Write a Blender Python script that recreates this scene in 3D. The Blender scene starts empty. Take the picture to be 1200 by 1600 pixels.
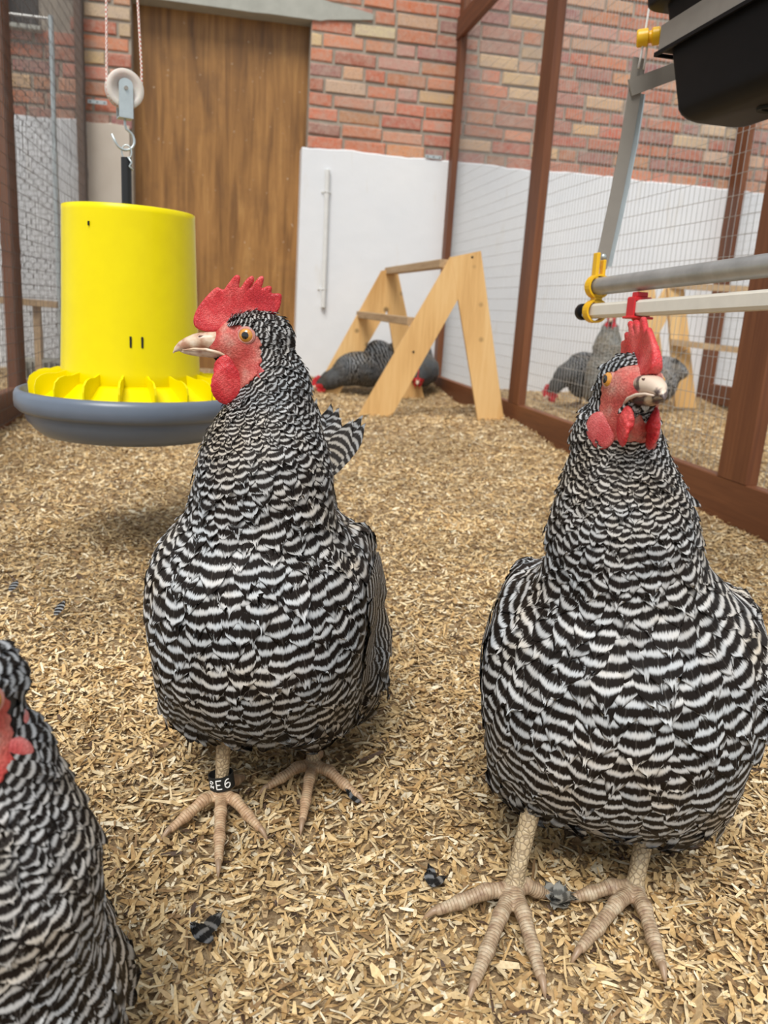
import bpy, math, random
import numpy as np
from mathutils import Matrix, Vector
random.seed(4); RNG = np.random.default_rng(4)
scene = bpy.context.scene
COL = scene.collection
# ------------------------------------------------------------------ camera, sky, sun, exposure
CAM_H = .46
RCAM = np.array([[0.98003, 0.01231, 0.19848], [-0.18961, -0.25028, 0.94942], [0.06136, -0.96809, -0.24295]])   # rows: world axes in camera axes (right, down, forward)
_u, _s, _v = np.linalg.svd(RCAM); RCAM = _u @ _v
cam = bpy.data.cameras.new('camera'); camo = bpy.data.objects.new('camera', cam); COL.objects.link(camo)
cam.sensor_fit = 'HORIZONTAL'; cam.sensor_width = 4.08; cam.lens = 1250 * 4.08 / 1200
_m = Matrix.Identity(4)
for _i, _a in enumerate((RCAM[:, 0], -RCAM[:, 1], -RCAM[:, 2])):
    for _j in range(3): _m[_j][_i] = float(_a[_j])
_m[2][3] = CAM_H
camo.matrix_world = _m
cam.clip_start = .02; cam.clip_end = 100
cam.dof.use_dof = True; cam.dof.focus_distance = .70; cam.dof.aperture_fstop = 1.6
scene.camera = camo
scene.view_settings.view_transform = 'Standard'; scene.view_settings.look = 'None'
scene.view_settings.gamma = 1; scene.view_settings.exposure = .30
scene.view_settings.use_curve_mapping = False
world = bpy.data.worlds.new('overcast_sky'); scene.world = world; world.use_nodes = True
_bg = world.node_tree.nodes['Background']; _bg.inputs[0].default_value = (.86, .93, 1, 1); _bg.inputs[1].default_value = .62
_l = bpy.data.lights.new('sun', 'SUN'); _l.energy = 2.75; _l.angle = math.radians(28); _l.color = (1, .96, .90)
_lo = bpy.data.objects.new('sun', _l); COL.objects.link(_lo)
_lo.rotation_euler = Vector((.30, .62, -1.0)).to_track_quat('-Z', 'Y').to_euler()
# ------------------------------------------------------------------ object helpers
def tag(o, label=None, cat=None, group=None, kind=None):
    if label: o['label'] = label
    if cat: o['category'] = cat
    if group: o['group'] = group
    if kind: o['kind'] = kind
    return o
def thing(name, label, cat, loc=(0, 0, 0), rz=0, group=None):
    o = bpy.data.objects.new(name, None); COL.objects.link(o); o.empty_display_size = .05
    o.location = loc; o.rotation_euler = (0, 0, rz)
    return tag(o, label, cat, group)
def link(name, me, mat, parent=None):
    o = bpy.data.objects.new(name, me); COL.objects.link(o)
    if mat is not None:
        for m in (mat if isinstance(mat, (list, tuple)) else [mat]): me.materials.append(m)
    if parent is not None: o.parent = parent
    return o
def np_mesh(name, verts, faces, mat, parent=None, smooth=True, uvs=None, cols=None, mati=None):
    """verts (n,3); faces = int array (m,k) or list of arrays; uvs {name:(n,2)} and cols {name:(n,3)} are per vertex"""
    verts = np.asarray(verts, np.float32); fl = [np.asarray(q) for q in (faces if isinstance(faces, list) else [faces]) if len(q)]
    me = bpy.data.meshes.new(name)
    loops = np.concatenate([q.ravel() for q in fl]).astype(np.int32)
    sizes = np.concatenate([np.full(len(q), q.shape[1]) for q in fl])
    starts = np.concatenate([[0], np.cumsum(sizes)[:-1]]).astype(np.int32)
    me.vertices.add(len(verts)); me.vertices.foreach_set('co', verts.ravel())
    me.loops.add(len(loops)); me.loops.foreach_set('vertex_index', loops)
    me.polygons.add(len(sizes)); me.polygons.foreach_set('loop_start', starts)
    me.update(calc_edges=True)
    me.polygons.foreach_set('use_smooth', np.full(len(sizes), smooth))
    if mati is not None: me.polygons.foreach_set('material_index', np.asarray(mati, np.int32))
    for k, u in (uvs or {}).items():
        l = me.uv_layers.new(name=k); l.data.foreach_set('uv', np.asarray(u, np.float32)[loops].ravel())
    for k, c in (cols or {}).items():
        a = me.color_attributes.new(k, 'FLOAT_COLOR', 'POINT')
        c4 = np.ones((len(verts), 4), np.float32); c4[:, :3] = c; a.data.foreach_set('color', c4.ravel())
    me.validate(); me.update()
    return link(name, me, mat, parent)
class MB:
    """collects shapes of one part, then links them as one mesh"""
    def __init__(s): s.v = []; s.q = []; s.t = []; s.n = 0; s.uv = []
    def add(s, v, q=(), t=(), uv=None):
        v = np.asarray(v, float).reshape(-1, 3); s.v.append(v)
        if len(q): s.q.append(np.asarray(q) + s.n)
        if len(t): s.t.append(np.asarray(t) + s.n)
        s.uv.append(np.zeros((len(v), 2)) if uv is None else uv); s.n += len(v); return s
    def box(s, c, d, R=None, bev=0):
        c = np.array(c, float); d = np.array(d, float) / 2
        if bev <= 0:
            v = np.array([[x, y, z] for x in (-1, 1) for y in (-1, 1) for z in (-1, 1)]) * d
            q = [[0, 1, 3, 2], [4, 6, 7, 5], [0, 4, 5, 1], [2, 3, 7, 6], [0, 2, 6, 4], [1, 5, 7, 3]]
            v = v if R is None else v @ np.asarray(R).T
            return s.add(v + c, q)
        b = min(bev, d.min() * .9); V_ = []; ix = {}
        for i, x in enumerate((-1, 1)):
            for j, y in enumerate((-1, 1)):
                for k, z in enumerate((-1, 1)):
                    for a in range(3):
                        o = d - b; o[a] = d[a]; ix[(i, j, k, a)] = len(V_); V_.append([x * o[0], y * o[1], z * o[2]])
        q = []; t = []
        for a in range(3):
            o1, o2 = [(1, 2), (2, 0), (0, 1)][a]
            for e in (0, 1):
                def key(p, r):
                    kk = [0, 0, 0]; kk[a] = e; kk[o1] = p; kk[o2] = r; return ix[(*kk, a)]
                f = [key(0, 0), key(1, 0), key(1, 1), key(0, 1)]; q.append(f if e else f[::-1])
            for p in (0, 1):
                for r in (0, 1):
                    def ed(m, ax):
                        kk = [0, 0, 0]; kk[a] = m; kk[o1] = p; kk[o2] = r; return ix[(*kk, ax)]
                    f = [ed(0, o1), ed(1, o1), ed(1, o2), ed(0, o2)]; q.append(f if p == r else f[::-1]) 
        for i in (0, 1):
            for j in (0, 1):
                for k in (0, 1):
                    f = [ix[(i, j, k, 0)], ix[(i, j, k, 1)], ix[(i, j, k, 2)]]; t.append(f if (i + j + k) % 2 else f[::-1])
        v = np.array(V_); v = v if R is None else v @ np.asarray(R).T
        return s.add(v + c, q, t)
    def beam(s, a, b, w, h, up=(0, 0, 1), bev=0):
        """rectangular bar from a to b, w across, h along up"""
        a = V(*a); b = V(*b); x = unit(b - a); u = V(*up); y = unit(np.cross(u, x)); z = np.cross(x, y)
        return s.box((a + b) / 2, (np.linalg.norm(b - a), w, h), np.stack([x, y, z], 1), bev)
    def tube(s, pts, r, n=10, cap=True, flat=1.0, closed=False):
        pts = np.asarray(pts, float); m = len(pts); r = np.broadcast_to(np.asarray(r, float), (m,))
        if closed: T = np.roll(pts, -1, 0) - np.roll(pts, 1, 0)
        else: T = np.gradient(pts, axis=0)
        T /= np.linalg.norm(T, axis=1, keepdims=True) + 1e-12
        a = V(0, 0, 1) if abs(T[0, 2]) < .9 else V(1, 0, 0); N = unit(a - T[0] * (a @ T[0])); fr = []
        for i in range(m):
            N = unit(N - T[i] * (N @ T[i])); fr.append((N, np.cross(T[i], N)))
        an = np.linspace(0, 2 * np.pi, n, endpoint=False)
        v = np.concatenate([pts[i] + r[i] * (np.cos(an)[:, None] * fr[i][0] + flat * np.sin(an)[:, None] * fr[i][1]) for i in range(m)])
        q = []
        for i in range(m if closed else m - 1):
            j2 = (i + 1) % m
            for j in range(n): q.append([i * n + j, i * n + (j + 1) % n, j2 * n + (j + 1) % n, j2 * n + j])
        t = []
        if cap and not closed:
            v = np.concatenate([v, pts[:1], pts[-1:]]); c0 = m * n; c1 = c0 + 1
            for j in range(n): t.append([c0, (j + 1) % n, j]); t.append([c1, (m - 1) * n + j, (m - 1) * n + (j + 1) % n])
        return s.add(v, q, t)
    def lathe(s, prof, c=(0, 0, 0), n=48, R=None, closed=False):
        """prof: list of (r, z); closed = profile loop"""
        prof = np.asarray(prof, float); m = len(prof); an = np.linspace(0, 2 * np.pi, n, endpoint=False)
        v = np.stack([np.outer(prof[:, 0], np.cos(an)), np.outer(prof[:, 0], np.sin(an)), np.repeat(prof[:, 1:2], n, 1)], -1).reshape(-1, 3)
        if R is not None: v = v @ np.asarray(R).T
        q = []
        for i in range(m if closed else m - 1):
            k = (i + 1) % m
            for j in range(n): q.append([i * n + j, i * n + (j + 1) % n, k * n + (j + 1) % n, k * n + j])
        return s.add(v + np.array(c, float), q)
    def prism(s, poly, O, U, W, N, t):
        """polygon in the U, W plane at O, thickness t along N (centred); returns convex or simple polygon prism"""
        poly = np.asarray(poly, float); O, U, W, N = map(lambda a: np.array(a, float), (O, U, W, N)); m = len(poly)
        f = O + poly[:, :1] * U + poly[:, 1:] * W
        v = np.concatenate([f + N * t / 2, f - N * t / 2])
        q = [[i, (i + 1) % m, m + (i + 1) % m, m + i] for i in range(m)]
        from mathutils.geometry import tessellate_polygon
        tr = tessellate_polygon([[Vector((p[0], p[1], 0)) for p in poly]])
        tt = [list(a) for a in tr] + [[m + a[0], m + a[2], m + a[1]] for a in tr]
        return s.add(v, q, tt)
    def build(s, name, mat, parent=None, smooth=False, fixn=True):
        v = np.concatenate(s.v); f = []
        if s.q: f.append(np.concatenate(s.q))
        if s.t: f.append(np.concatenate(s.t))
        o = np_mesh(name, v, f, mat, parent, smooth)
        if fixn:
            import bmesh
            bm = bmesh.new(); bm.from_mesh(o.data); bmesh.ops.recalc_face_normals(bm, faces=bm.faces); bm.to_mesh(o.data); bm.free()
        return o
def auto_smooth(o, deg=35):
    me = o.data; me.polygons.foreach_set('use_smooth', np.ones(len(me.polygons), bool))
    if hasattr(me, 'set_sharp_from_angle'): me.set_sharp_from_angle(angle=math.radians(deg))
    return o
# ------------------------------------------------------------------ numeric shape tools
def V(*a): return np.array(a, float)
def unit(v): v = np.asarray(v, float); return v / (np.linalg.norm(v) + 1e-12)
def rotm(yaw=0, pitch=0, roll=0):                 # columns = local axes; angles in degrees
    y, p, r = np.radians([yaw, pitch, roll])
    Rz = np.array([[np.cos(y), -np.sin(y), 0], [np.sin(y), np.cos(y), 0], [0, 0, 1]])
    Ry = np.array([[np.cos(p), 0, -np.sin(p)], [0, 1, 0], [np.sin(p), 0, np.cos(p)]])   # pitch > 0 lifts +X
    Rx = np.array([[1, 0, 0], [0, np.cos(r), -np.sin(r)], [0, np.sin(r), np.cos(r)]])
    return Rz @ Ry @ Rx
def ell(c, r, yaw=0, pitch=0, roll=0, k=.02):
    return ('e', V(*c), V(*r), rotm(yaw, pitch, roll), k)
def cone(a, b, ra, rb, k=.02, flat=None):
    return ('c', V(*a), V(*b), ra, rb, k, flat)
def prim_d(q, P):
    if q[0] == 'e':
        L = (P - q[1]) @ q[3]
        k0 = np.linalg.norm(L / q[2], axis=-1); k1 = np.linalg.norm(L / q[2]**2, axis=-1) + 1e-9
        return k0 * (k0 - 1) / k1
    a, b, ra, rb = q[1:5]
    ab = b - a; t = np.clip(((P - a) @ ab) / (ab @ ab), 0, 1)
    return np.linalg.norm(P - (a + t[..., None] * ab), axis=-1) - (ra + (rb - ra) * t)
def sdf(prims, P):
    d = None
    for q in prims:
        e = prim_d(q, P); k = q[4] if q[0] == 'e' else q[5]
        if d is None: d = e
        else:
            h = np.clip(.5 + .5 * (d - e) / k, 0, 1)
            d = d * (1 - h) + e * h - k * h * (1 - h)
    return d
def grad(fn, P, e=1e-3):
    g = np.stack([fn(P + V(e, 0, 0)) - fn(P - V(e, 0, 0)), fn(P + V(0, e, 0)) - fn(P - V(0, e, 0)), fn(P + V(0, 0, e)) - fn(P - V(0, 0, e))], -1)
    return g / (np.linalg.norm(g, axis=-1, keepdims=True) + 1e-9)
def surface_net(fn, lo, hi, h):
    """closed quad surface of fn = 0 inside the box lo..hi on a grid of step h"""
    lo = np.array(lo, float); n = np.ceil((np.array(hi) - lo) / h).astype(int) + 1
    ax = [lo[i] + h * np.arange(n[i]) for i in range(3)]
    F = np.empty(n)
    for i in range(n[0]):
        Y, Z = np.meshgrid(ax[1], ax[2], indexing='ij')
        F[i] = fn(np.stack([np.full_like(Y, ax[0][i]), Y, Z], -1).reshape(-1, 3)).reshape(n[1], n[2])
    S = F < 0
    acc = np.zeros(tuple(n - 1) + (3,)); cnt = np.zeros(tuple(n - 1))
    sl = lambda o, m: tuple(slice(o[j], o[j] + m[j]) for j in range(3))
    m = n - 1
    for d in range(3):
        for o1 in (0, 1):
            for o2 in (0, 1):
                o = [0, 0, 0]; oth = [j for j in range(3) if j != d]; o[oth[0]] = o1; o[oth[1]] = o2
                p = list(o); p[d] = 1
                A = F[sl(o, m)]; B = F[sl(p, m)]; c = (A < 0) != (B < 0)
                t = np.where(c, A / np.where(c, A - B, 1), 0)
                acc[..., d] += np.where(c, t, 0)
                acc[..., oth[0]] += np.where(c, o1, 0); acc[..., oth[1]] += np.where(c, o2, 0)
                cnt += c
    act = cnt > 0; idx = -np.ones(tuple(m), int); idx[act] = np.arange(act.sum())
    base = np.stack(np.nonzero(act), -1)
    verts = lo + h * (base + acc[act] / cnt[act][:, None])
    quads = []
    for d in range(3):
        oth = [(d + 1) % 3, (d + 2) % 3]
        a = [0, 0, 0]; b = [0, 0, 0]; b[d] = 1
        mm = np.array(n); mm[d] -= 1
        A = S[tuple(slice(0, mm[j]) for j in range(3))]; B = S[tuple(slice(b[j], b[j] + mm[j]) for j in range(3))]
        I = np.stack(np.nonzero(A != B), -1)
        I = I[(I[:, oth[0]] > 0) & (I[:, oth[1]] > 0) & (I[:, oth[0]] < n[oth[0]] - 1) & (I[:, oth[1]] < n[oth[1]] - 1)]
        fl = A[tuple(I.T)]
        def at(da, db):
            J = I.copy(); J[:, oth[0]] -= da; J[:, oth[1]] -= db; return idx[tuple(J.T)]
        Q = np.stack([at(1, 1), at(0, 1), at(0, 0), at(1, 0)], -1)
        Q[~fl] = Q[~fl][:, ::-1]
        quads.append(Q)
    Q = np.concatenate(quads)
    return verts, Q
def polydist(poly, P2):
    """signed distance of 2D points to a closed polygon (negative inside)"""
    poly = np.asarray(poly, float); d = np.full(len(P2), 1e9); ins = np.zeros(len(P2), bool)
    for i in range(len(poly)):
        a, b = poly[i], poly[(i + 1) % len(poly)]; ab = b - a
        t = np.clip(((P2 - a) @ ab) / (ab @ ab + 1e-12), 0, 1)
        d = np.minimum(d, np.linalg.norm(P2 - a - t[:, None] * ab, axis=1))
        c = ((a[1] > P2[:, 1]) != (b[1] > P2[:, 1]))
        x = a[0] + (P2[:, 1] - a[1]) / (b[1] - a[1] + 1e-12) * ab[0]
        ins ^= c & (P2[:, 0] < x)
    return np.where(ins, -d, d)
def smooth_poly(pts, it=2):
    p = np.asarray(pts, float)
    for _ in range(it):
        q = np.roll(p, -1, 0); p = np.stack([.75 * p + .25 * q, .25 * p + .75 * q], 1).reshape(-1, 2)
    return p
# ------------------------------------------------------------------ hen shapes (metres, hen faces +X, ground at 0)
def head_prims(hp, HR, s=1.0, k=.018):
    """skull, muzzle and cheeks around the head frame hp/HR"""
    mm = .001 * s
    def E(c, r, pitch=0, kk=k): 
        return ('e', hp + HR @ (V(*c) * mm), V(*r) * mm, HR @ rotm(0, pitch, 0), kk)
    return [E((-8, 0, 0), (27, 19, 18)), E((14, 0, -6), (19, 12.5, 11), -14, .012), E((-4, 0, -22), (20, 15, 23), 15, .012)]
def hen_prims(p):
    pr = [ell(*q[:2], **q[2]) for q in p['body']]
    nk = p['neck']
    for a, b in zip(nk[:-1], nk[1:]):
        pr.append(cone(a[:3], b[:3], a[3], b[3], k=.035))
    pr += head_prims(V(*p['head']), rotm(*p['head_rot']), p.get('hs', 1))
    return pr
def hen_body(w=1.0, tail=28, tz=.235):
    return [((-.055, 0, .188), (.135, .088 * w, .092), dict(pitch=18)),
        ((.030, 0, .165), (.080, .092 * w, .100), dict(k=.05)),
        ((-.01, .052 * w, .100), (.065, .043, .052), dict(k=.03)),
        ((-.01, -.052 * w, .100), (.065, .043, .052), dict(k=.03)),
        ((-.115, 0, .125), (.085, .098 * w, .080), dict(k=.05)),
        ((-.065, .082 * w, .185), (.110, .014, .058), dict(pitch=14, k=.02)),
        ((-.065, -.082 * w, .185), (.110, .014, .058), dict(pitch=14, k=.02)),
        ((-.170, 0, tz), (.085, .036, .045), dict(pitch=tail, k=.05))]
def set_head(c, W, yaw, pitch, base, mid_r, top_r, bulge=.5):
    """place the head at world point W looking along world yaw, and run the neck up to it"""
    R_ = rotm(c['heading']); h = (V(*W) - V(*c['pos'], c.get('z', 0))) @ R_; rel = yaw - c['heading']
    c['head'] = tuple(h); c['head_rot'] = (rel, pitch, 0)
    top = h + rotm(rel) @ V(*c.get('nk', (-.022, 0, -.041))); b = V(*base[:3]); mid = b + (top - b) * .55 + V(.004, 0, 0)
    c['neck'] = [base, (*mid, mid_r), (*top, top_r)]
HEN1 = dict(pos=(.039, .715), z=.005, heading=-105, body=hen_body(1.0, tail=40, tz=.25) + [((-.100, .072, .078), (.075, .042, .052), dict(k=.03))], hs=.97, tail_base=(-.165, .004, .275), tail_dir=(-.8, .05, .75), tail_len=1.15)
set_head(HEN1, (.0187, .672, .434), -181, -2, (.030, 0, .225, .070), .046, .028)
HEN2 = dict(pos=(.326, .560), heading=-116, body=hen_body(1.12), hs=.92)
set_head(HEN2, (.270, .500, .424), -99, 9, (.030, 0, .225, .070), .042, .027)
HEN3 = dict(pos=(-.136, .395), heading=-55, hs=1.0, nk=(-.016, 0, -.044), box=((-.32, -.2, -.02), (.22, .2, .42)),
            body=[((-.095, 0, .085), (.125, .080, .080), dict(pitch=5)), ((.005, .0, .060), (.070, .072, .080), dict(k=.05)), ((-.02, .045, .055), (.06, .04, .05), dict(k=.03)), ((-.02, -.045, .055), (.06, .04, .05), dict(k=.03))],
            wings=False, tail_base=(-.19, 0, .13))
set_head(HEN3, (-.118, .362, .278), -115, 0, (.020, .000, .095, .060), .045, .028)
def G_(px, py):
    d = RCAM @ V(px - 600, py - 800, 1250); t = -CAM_H / d[2]; return float(d[0] * t), float(d[1] * t)
# ------------------------------------------------------------------ materials (all procedural)
class NT:
    def __init__(s, name):
        s.m = bpy.data.materials.new(name); s.m.use_nodes = True; s.t = s.m.node_tree; s.b = s.t.nodes['Principled BSDF']
    def n(s, ty, **kw):
        o = s.t.nodes.new(ty)
        for k, v in kw.items():
            if k.startswith('i_'):
                key = k[2:]; key = int(key) if key.isdigit() else key.replace('_', ' ')
                if isinstance(v, bpy.types.NodeSocket): s.t.links.new(v, o.inputs[key])
                else: o.inputs[key].default_value = v
            else: setattr(o, k, v)
        return o
    def math(s, op, a, b=0.0, c=0.0):
        o = s.t.nodes.new('ShaderNodeMath'); o.operation = op
        for i, v in enumerate((a, b, c)):
            if isinstance(v, bpy.types.NodeSocket): s.t.links.new(v, o.inputs[i])
            else: o.inputs[i].default_value = v
        return o.outputs[0]
    def mix(s, f, a, b, mode='MIX'):
        o = s.t.nodes.new('ShaderNodeMix'); o.data_type = 'RGBA'; o.blend_type = mode
        for i, v in ((0, f), (6, a), (7, b)):
            if isinstance(v, bpy.types.NodeSocket): s.t.links.new(v, o.inputs[i])
            else: o.inputs[i].default_value = v if i == 0 else (*v, 1)
        return o.outputs[2]
    def ramp(s, f, stops, interp='LINEAR'):
        o = s.t.nodes.new('ShaderNodeValToRGB'); s.t.links.new(f, o.inputs[0]); e = o.color_ramp.elements; o.color_ramp.interpolation = interp
        while len(e) < len(stops): e.new(.5)
        for i, (p, c) in enumerate(stops): e[i].position = p; e[i].color = (*c, 1) if len(c) == 3 else c
        return o.outputs[0]
    def set(s, **kw):
        for k, v in kw.items():
            k = k.replace('_', ' ')
            if isinstance(v, bpy.types.NodeSocket): s.t.links.new(v, s.b.inputs[k])
            else: s.b.inputs[k].default_value = (*v, 1) if isinstance(v, tuple) and len(v) == 3 and k != 'Subsurface Radius' else v
        return s
    def obj(s): return s.n('ShaderNodeTexCoord').outputs['Object']
    def noise(s, vec, scale, detail=3, rough=.5, dist=0):
        o = s.n('ShaderNodeTexNoise'); s.t.links.new(vec, o.inputs['Vector'])
        o.inputs['Scale'].default_value = scale; o.inputs['Detail'].default_value = detail; o.inputs['Roughness'].default_value = rough; o.inputs['Distortion'].default_value = dist
        return o.outputs['Fac']
    def scale(s, vec, xyz):
        o = s.n('ShaderNodeMapping'); s.t.links.new(vec, o.inputs[0]); o.inputs['Scale'].default_value = xyz; return o.outputs[0]
    def bump(s, h, strength=.3, dist=.002):
        o = s.n('ShaderNodeBump'); s.t.links.new(h, o.inputs['Height']); o.inputs['Strength'].default_value = strength; o.inputs['Distance'].default_value = dist
        s.t.links.new(o.outputs[0], s.b.inputs['Normal']); return s
def flat_mat(name, col, rough=.5, metal=0, noise=0, nscale=60, bump=0, dark=None, **kw):
    t = NT(name); t.set(Roughness=rough, Metallic=metal, **kw)
    if noise or bump:
        v = t.obj(); f = t.noise(v, nscale, 5, .6)
        d = dark or tuple(c * (1 - noise) for c in col)
        t.set(Base_Color=t.mix(t.math('SMOOTH_MIN', f, 1, 0), d, tuple(min(1, c * (1 + noise * .6)) for c in col)))
        if bump: t.bump(f, bump, .002)
    else: t.set(Base_Color=col)
    return t.m
def wood_mat(name, lo, hi, dk, axis='z', grain=60, rough=.6, knots=0, band=4.0, plate=None, fine=.5):
    t = NT(name); v = t.obj(); st = {'x': (.06, 1, 1), 'y': (1, .06, 1), 'z': (1, 1, .06)}[axis]
    g = t.noise(t.scale(v, tuple(grain * a for a in st)), 1, 6, .65, .6)
    big = t.noise(t.scale(v, tuple(band * a * (2 if a < 1 else 1) for a in st)), 1, 3, .5, 1.2)
    f = t.math('ADD', t.math('MULTIPLY', g, fine), t.math('MULTIPLY', big, 1 - fine))
    c = t.ramp(f, [(.30, dk), (.47, lo), (.66, hi)])
    if knots:
        vo = t.n('ShaderNodeTexVoronoi', i_Scale=knots); t.t.links.new(t.scale(v, tuple(a * 8 + .52 if a < 1 else 1 for a in st)), vo.inputs['Vector'])
        k = t.ramp(vo.outputs['Distance'], [(.06, (1, 1, 1)), (.13, (0, 0, 0))])
        c = t.mix(k, c, tuple(x * .35 for x in lo))
    t.set(Base_Color=c, Roughness=rough); t.bump(g, .25, .0015)
    return t.m
M = {}
def barred(name, lo, hi, dark=(.012, .008, .006), light=(.61, .60, .585), sharp=1.0, rough=.55):
    t = NT(name)
    uv = t.n('ShaderNodeUVMap', uv_map='bar').outputs[0]; sp = t.n('ShaderNodeSeparateXYZ', i_0=uv)
    u, ph = sp.outputs[0], sp.outputs[1]
    tn = t.n('ShaderNodeVertexColor', layer_name='tint'); ts = t.n('ShaderNodeSeparateColor', i_0=tn.outputs[0])
    br, rnd, con = ts.outputs[0], ts.outputs[1], ts.outputs[2]
    cv = t.n('ShaderNodeCombineXYZ', i_0=t.math('MULTIPLY', u, 11.0), i_1=t.math('MULTIPLY', ph, .9), i_2=t.math('MULTIPLY', rnd, 37.0)).outputs[0]
    st = t.math('SUBTRACT', t.noise(cv, 1.0, 3, .6), .5)
    ob = t.obj(); wb = t.math('SUBTRACT', t.noise(ob, 45, 2, .5), .5)
    uu = t.math('MULTIPLY', u, u)
    p = t.math('ADD', ph, t.math('ADD', t.math('MULTIPLY', uu, -.03), t.math('ADD', t.math('MULTIPLY', st, .50), t.math('MULTIPLY', wb, .45))))
    sn = t.math('SINE', t.math('MULTIPLY', p, 2 * math.pi))
    sn = t.math('ADD', sn, t.math('MULTIPLY', st, .9))
    mr = t.n('ShaderNodeMapRange', interpolation_type='SMOOTHSTEP', i_0=sn, i_1=lo, i_2=hi); f = mr.outputs[0]
    f = t.math('MULTIPLY', f, con)
    shaft = t.n('ShaderNodeMapRange', i_0=t.math('ABSOLUTE', u), i_1=.0, i_2=.05, i_3=.14, i_4=0.0).outputs[0]
    col = t.mix(f, dark, light)
    col = t.mix(shaft, col, (.30, .26, .22))
    tw = t.ramp(t.noise(ob, 16, 3, .6), [(.36, (.88, .94, 1.0)), (.5, (1, 1, 1)), (.66, (1.0, .90, .76))]); col = t.mix(1.0, col, tw, 'MULTIPLY')
    bc = t.n('ShaderNodeCombineColor', i_0=br, i_1=br, i_2=br).outputs[0]
    col = t.mix(1.0, col, bc, 'MULTIPLY')
    t.set(Base_Color=col, Roughness=rough, Specular_IOR_Level=.16)
    t.bump(st, .35, .0006)
    return t.m
def mats():
    M['feather'] = barred('barred_feather', -.30, 1.15)
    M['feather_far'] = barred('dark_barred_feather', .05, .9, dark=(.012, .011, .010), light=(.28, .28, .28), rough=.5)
    M['feather_pale'] = barred('pale_barred_feather', -.75, .45, dark=(.09, .085, .075), light=(.42, .40, .35), rough=.6)
    M['down'] = flat_mat('dark_down', (.05, .045, .04), .9, noise=.7, nscale=260, bump=.4)
    # skin of face, comb and wattles: fine papillae
    def skin(nm, a, b, c, sc, sss=.25):
        t = NT(nm); v = t.obj(); f = t.noise(v, sc, 4, .65); g = t.noise(v, 60, 3, .5)
        vo = t.n('ShaderNodeTexVoronoi', i_Scale=sc * 1.1); t.t.links.new(v, vo.inputs['Vector'])
        col = t.ramp(g, [(.35, a), (.5, b), (.68, c)])
        col = t.mix(t.n('ShaderNodeMapRange', i_0=f, i_1=.35, i_2=.62, i_3=.6, i_4=0.0).outputs[0], col, tuple(x * .5 for x in a))
        t.set(Base_Color=col, Roughness=.42, Subsurface_Weight=sss, Subsurface_Radius=(.004, .0012, .001), Subsurface_Scale=1.0, Specular_IOR_Level=.45)
        t.bump(vo.outputs['Distance'], .45, .0007); return t.m
    M['comb'] = skin('red_comb', (.50, .018, .025), (.68, .040, .045), (.80, .13, .12), 900, .12)
    M['face'] = skin('red_face_skin', (.50, .06, .05), (.62, .14, .11), (.62, .34, .27), 620, .08)
    M['lobe'] = skin('pink_ear_lobe', (.50, .06, .06), (.62, .13, .12), (.70, .30, .27), 900, .12)
    M['comb_far'] = flat_mat('red_comb_plain', (.55, .02, .03), .5, noise=.3, nscale=120)
    t = NT('horn_beak'); v = t.obj(); f = t.noise(v, 130, 3, .5); g = t.noise(t.scale(v, (30, 130, 220)), 1, 2)
    col = t.mix(t.ramp(f, [(.42, (0, 0, 0)), (.7, (1, 1, 1))]), (.66, .50, .36), (.40, .20, .12)); col = t.mix(t.ramp(g, [(.5, (0, 0, 0)), (.75, (.8, .8, .8))]), col, (.82, .72, .60))
    t.set(Base_Color=col, Roughness=.35); M['beak'] = t.m
    t = NT('stained_beak'); v = t.obj(); f = t.noise(v, 110, 3, .5)
    t.set(Base_Color=t.mix(t.ramp(f, [(.40, (0, 0, 0)), (.52, (1, 1, 1))]), (.60, .46, .30), (.07, .04, .03)), Roughness=.4); M['beak_dark'] = t.m
    t = NT('mottled_beak'); v = t.obj(); f = t.noise(v, 75, 3, .5, .4)
    t.set(Base_Color=t.mix(t.ramp(f, [(.52, (0, 0, 0)), (.60, (1, 1, 1))]), (.70, .56, .44), (.10, .07, .065)), Roughness=.35); M['beak_mottled'] = t.m
    M['pupil'] = flat_mat('pupil', (.004, .004, .004), .05, Coat_Weight=1.0)
    t = NT('amber_iris'); v = t.obj(); f = t.noise(v, 700, 3, .7); t.set(Base_Color=t.mix(f, (.42, .14, .015), (.80, .38, .05)), Roughness=.12, Coat_Weight=1.0, Coat_Roughness=.03); M['iris'] = t.m
    M['eyelid'] = flat_mat('pale_eyelid', (.58, .26, .21), .55, noise=.25, nscale=900, bump=.3)
    M['nostril'] = flat_mat('nostril', (.10, .04, .03), .6)
    # legs: scales ring the shank and toes (uv y runs along them)
    def leg(nm, a, b, c):
        t = NT(nm); uv = t.n('ShaderNodeUVMap', uv_map='along').outputs[0]; sp = t.n('ShaderNodeSeparateXYZ', i_0=uv)
        v = t.obj(); vo = t.n('ShaderNodeTexVoronoi', i_Scale=230.0, feature='DISTANCE_TO_EDGE'); t.t.links.new(v, vo.inputs['Vector'])
        s1 = t.math('ABSOLUTE', t.math('SINE', t.math('MULTIPLY', sp.outputs[1], 1150.0)))
        toe = sp.outputs[0]
        h = t.math('ADD', t.math('MULTIPLY', t.math('POWER', s1, .4), toe), t.math('MULTIPLY', t.math('MINIMUM', t.math('MULTIPLY', vo.outputs['Distance'], 5.0), 1.0), t.math('SUBTRACT', 1.0, toe)))
        g = t.noise(v, 140, 4, .6)
        col = t.ramp(g, [(.3, a), (.5, b), (.7, c)])
        col = t.mix(toe, t.mix(.55, col, (.62, .50, .30)), col)
        col = t.mix(t.n('ShaderNodeMapRange', i_0=h, i_1=.2, i_2=.75, i_3=.5, i_4=0.0).outputs[0], col, tuple(x * .35 for x in a))
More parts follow.
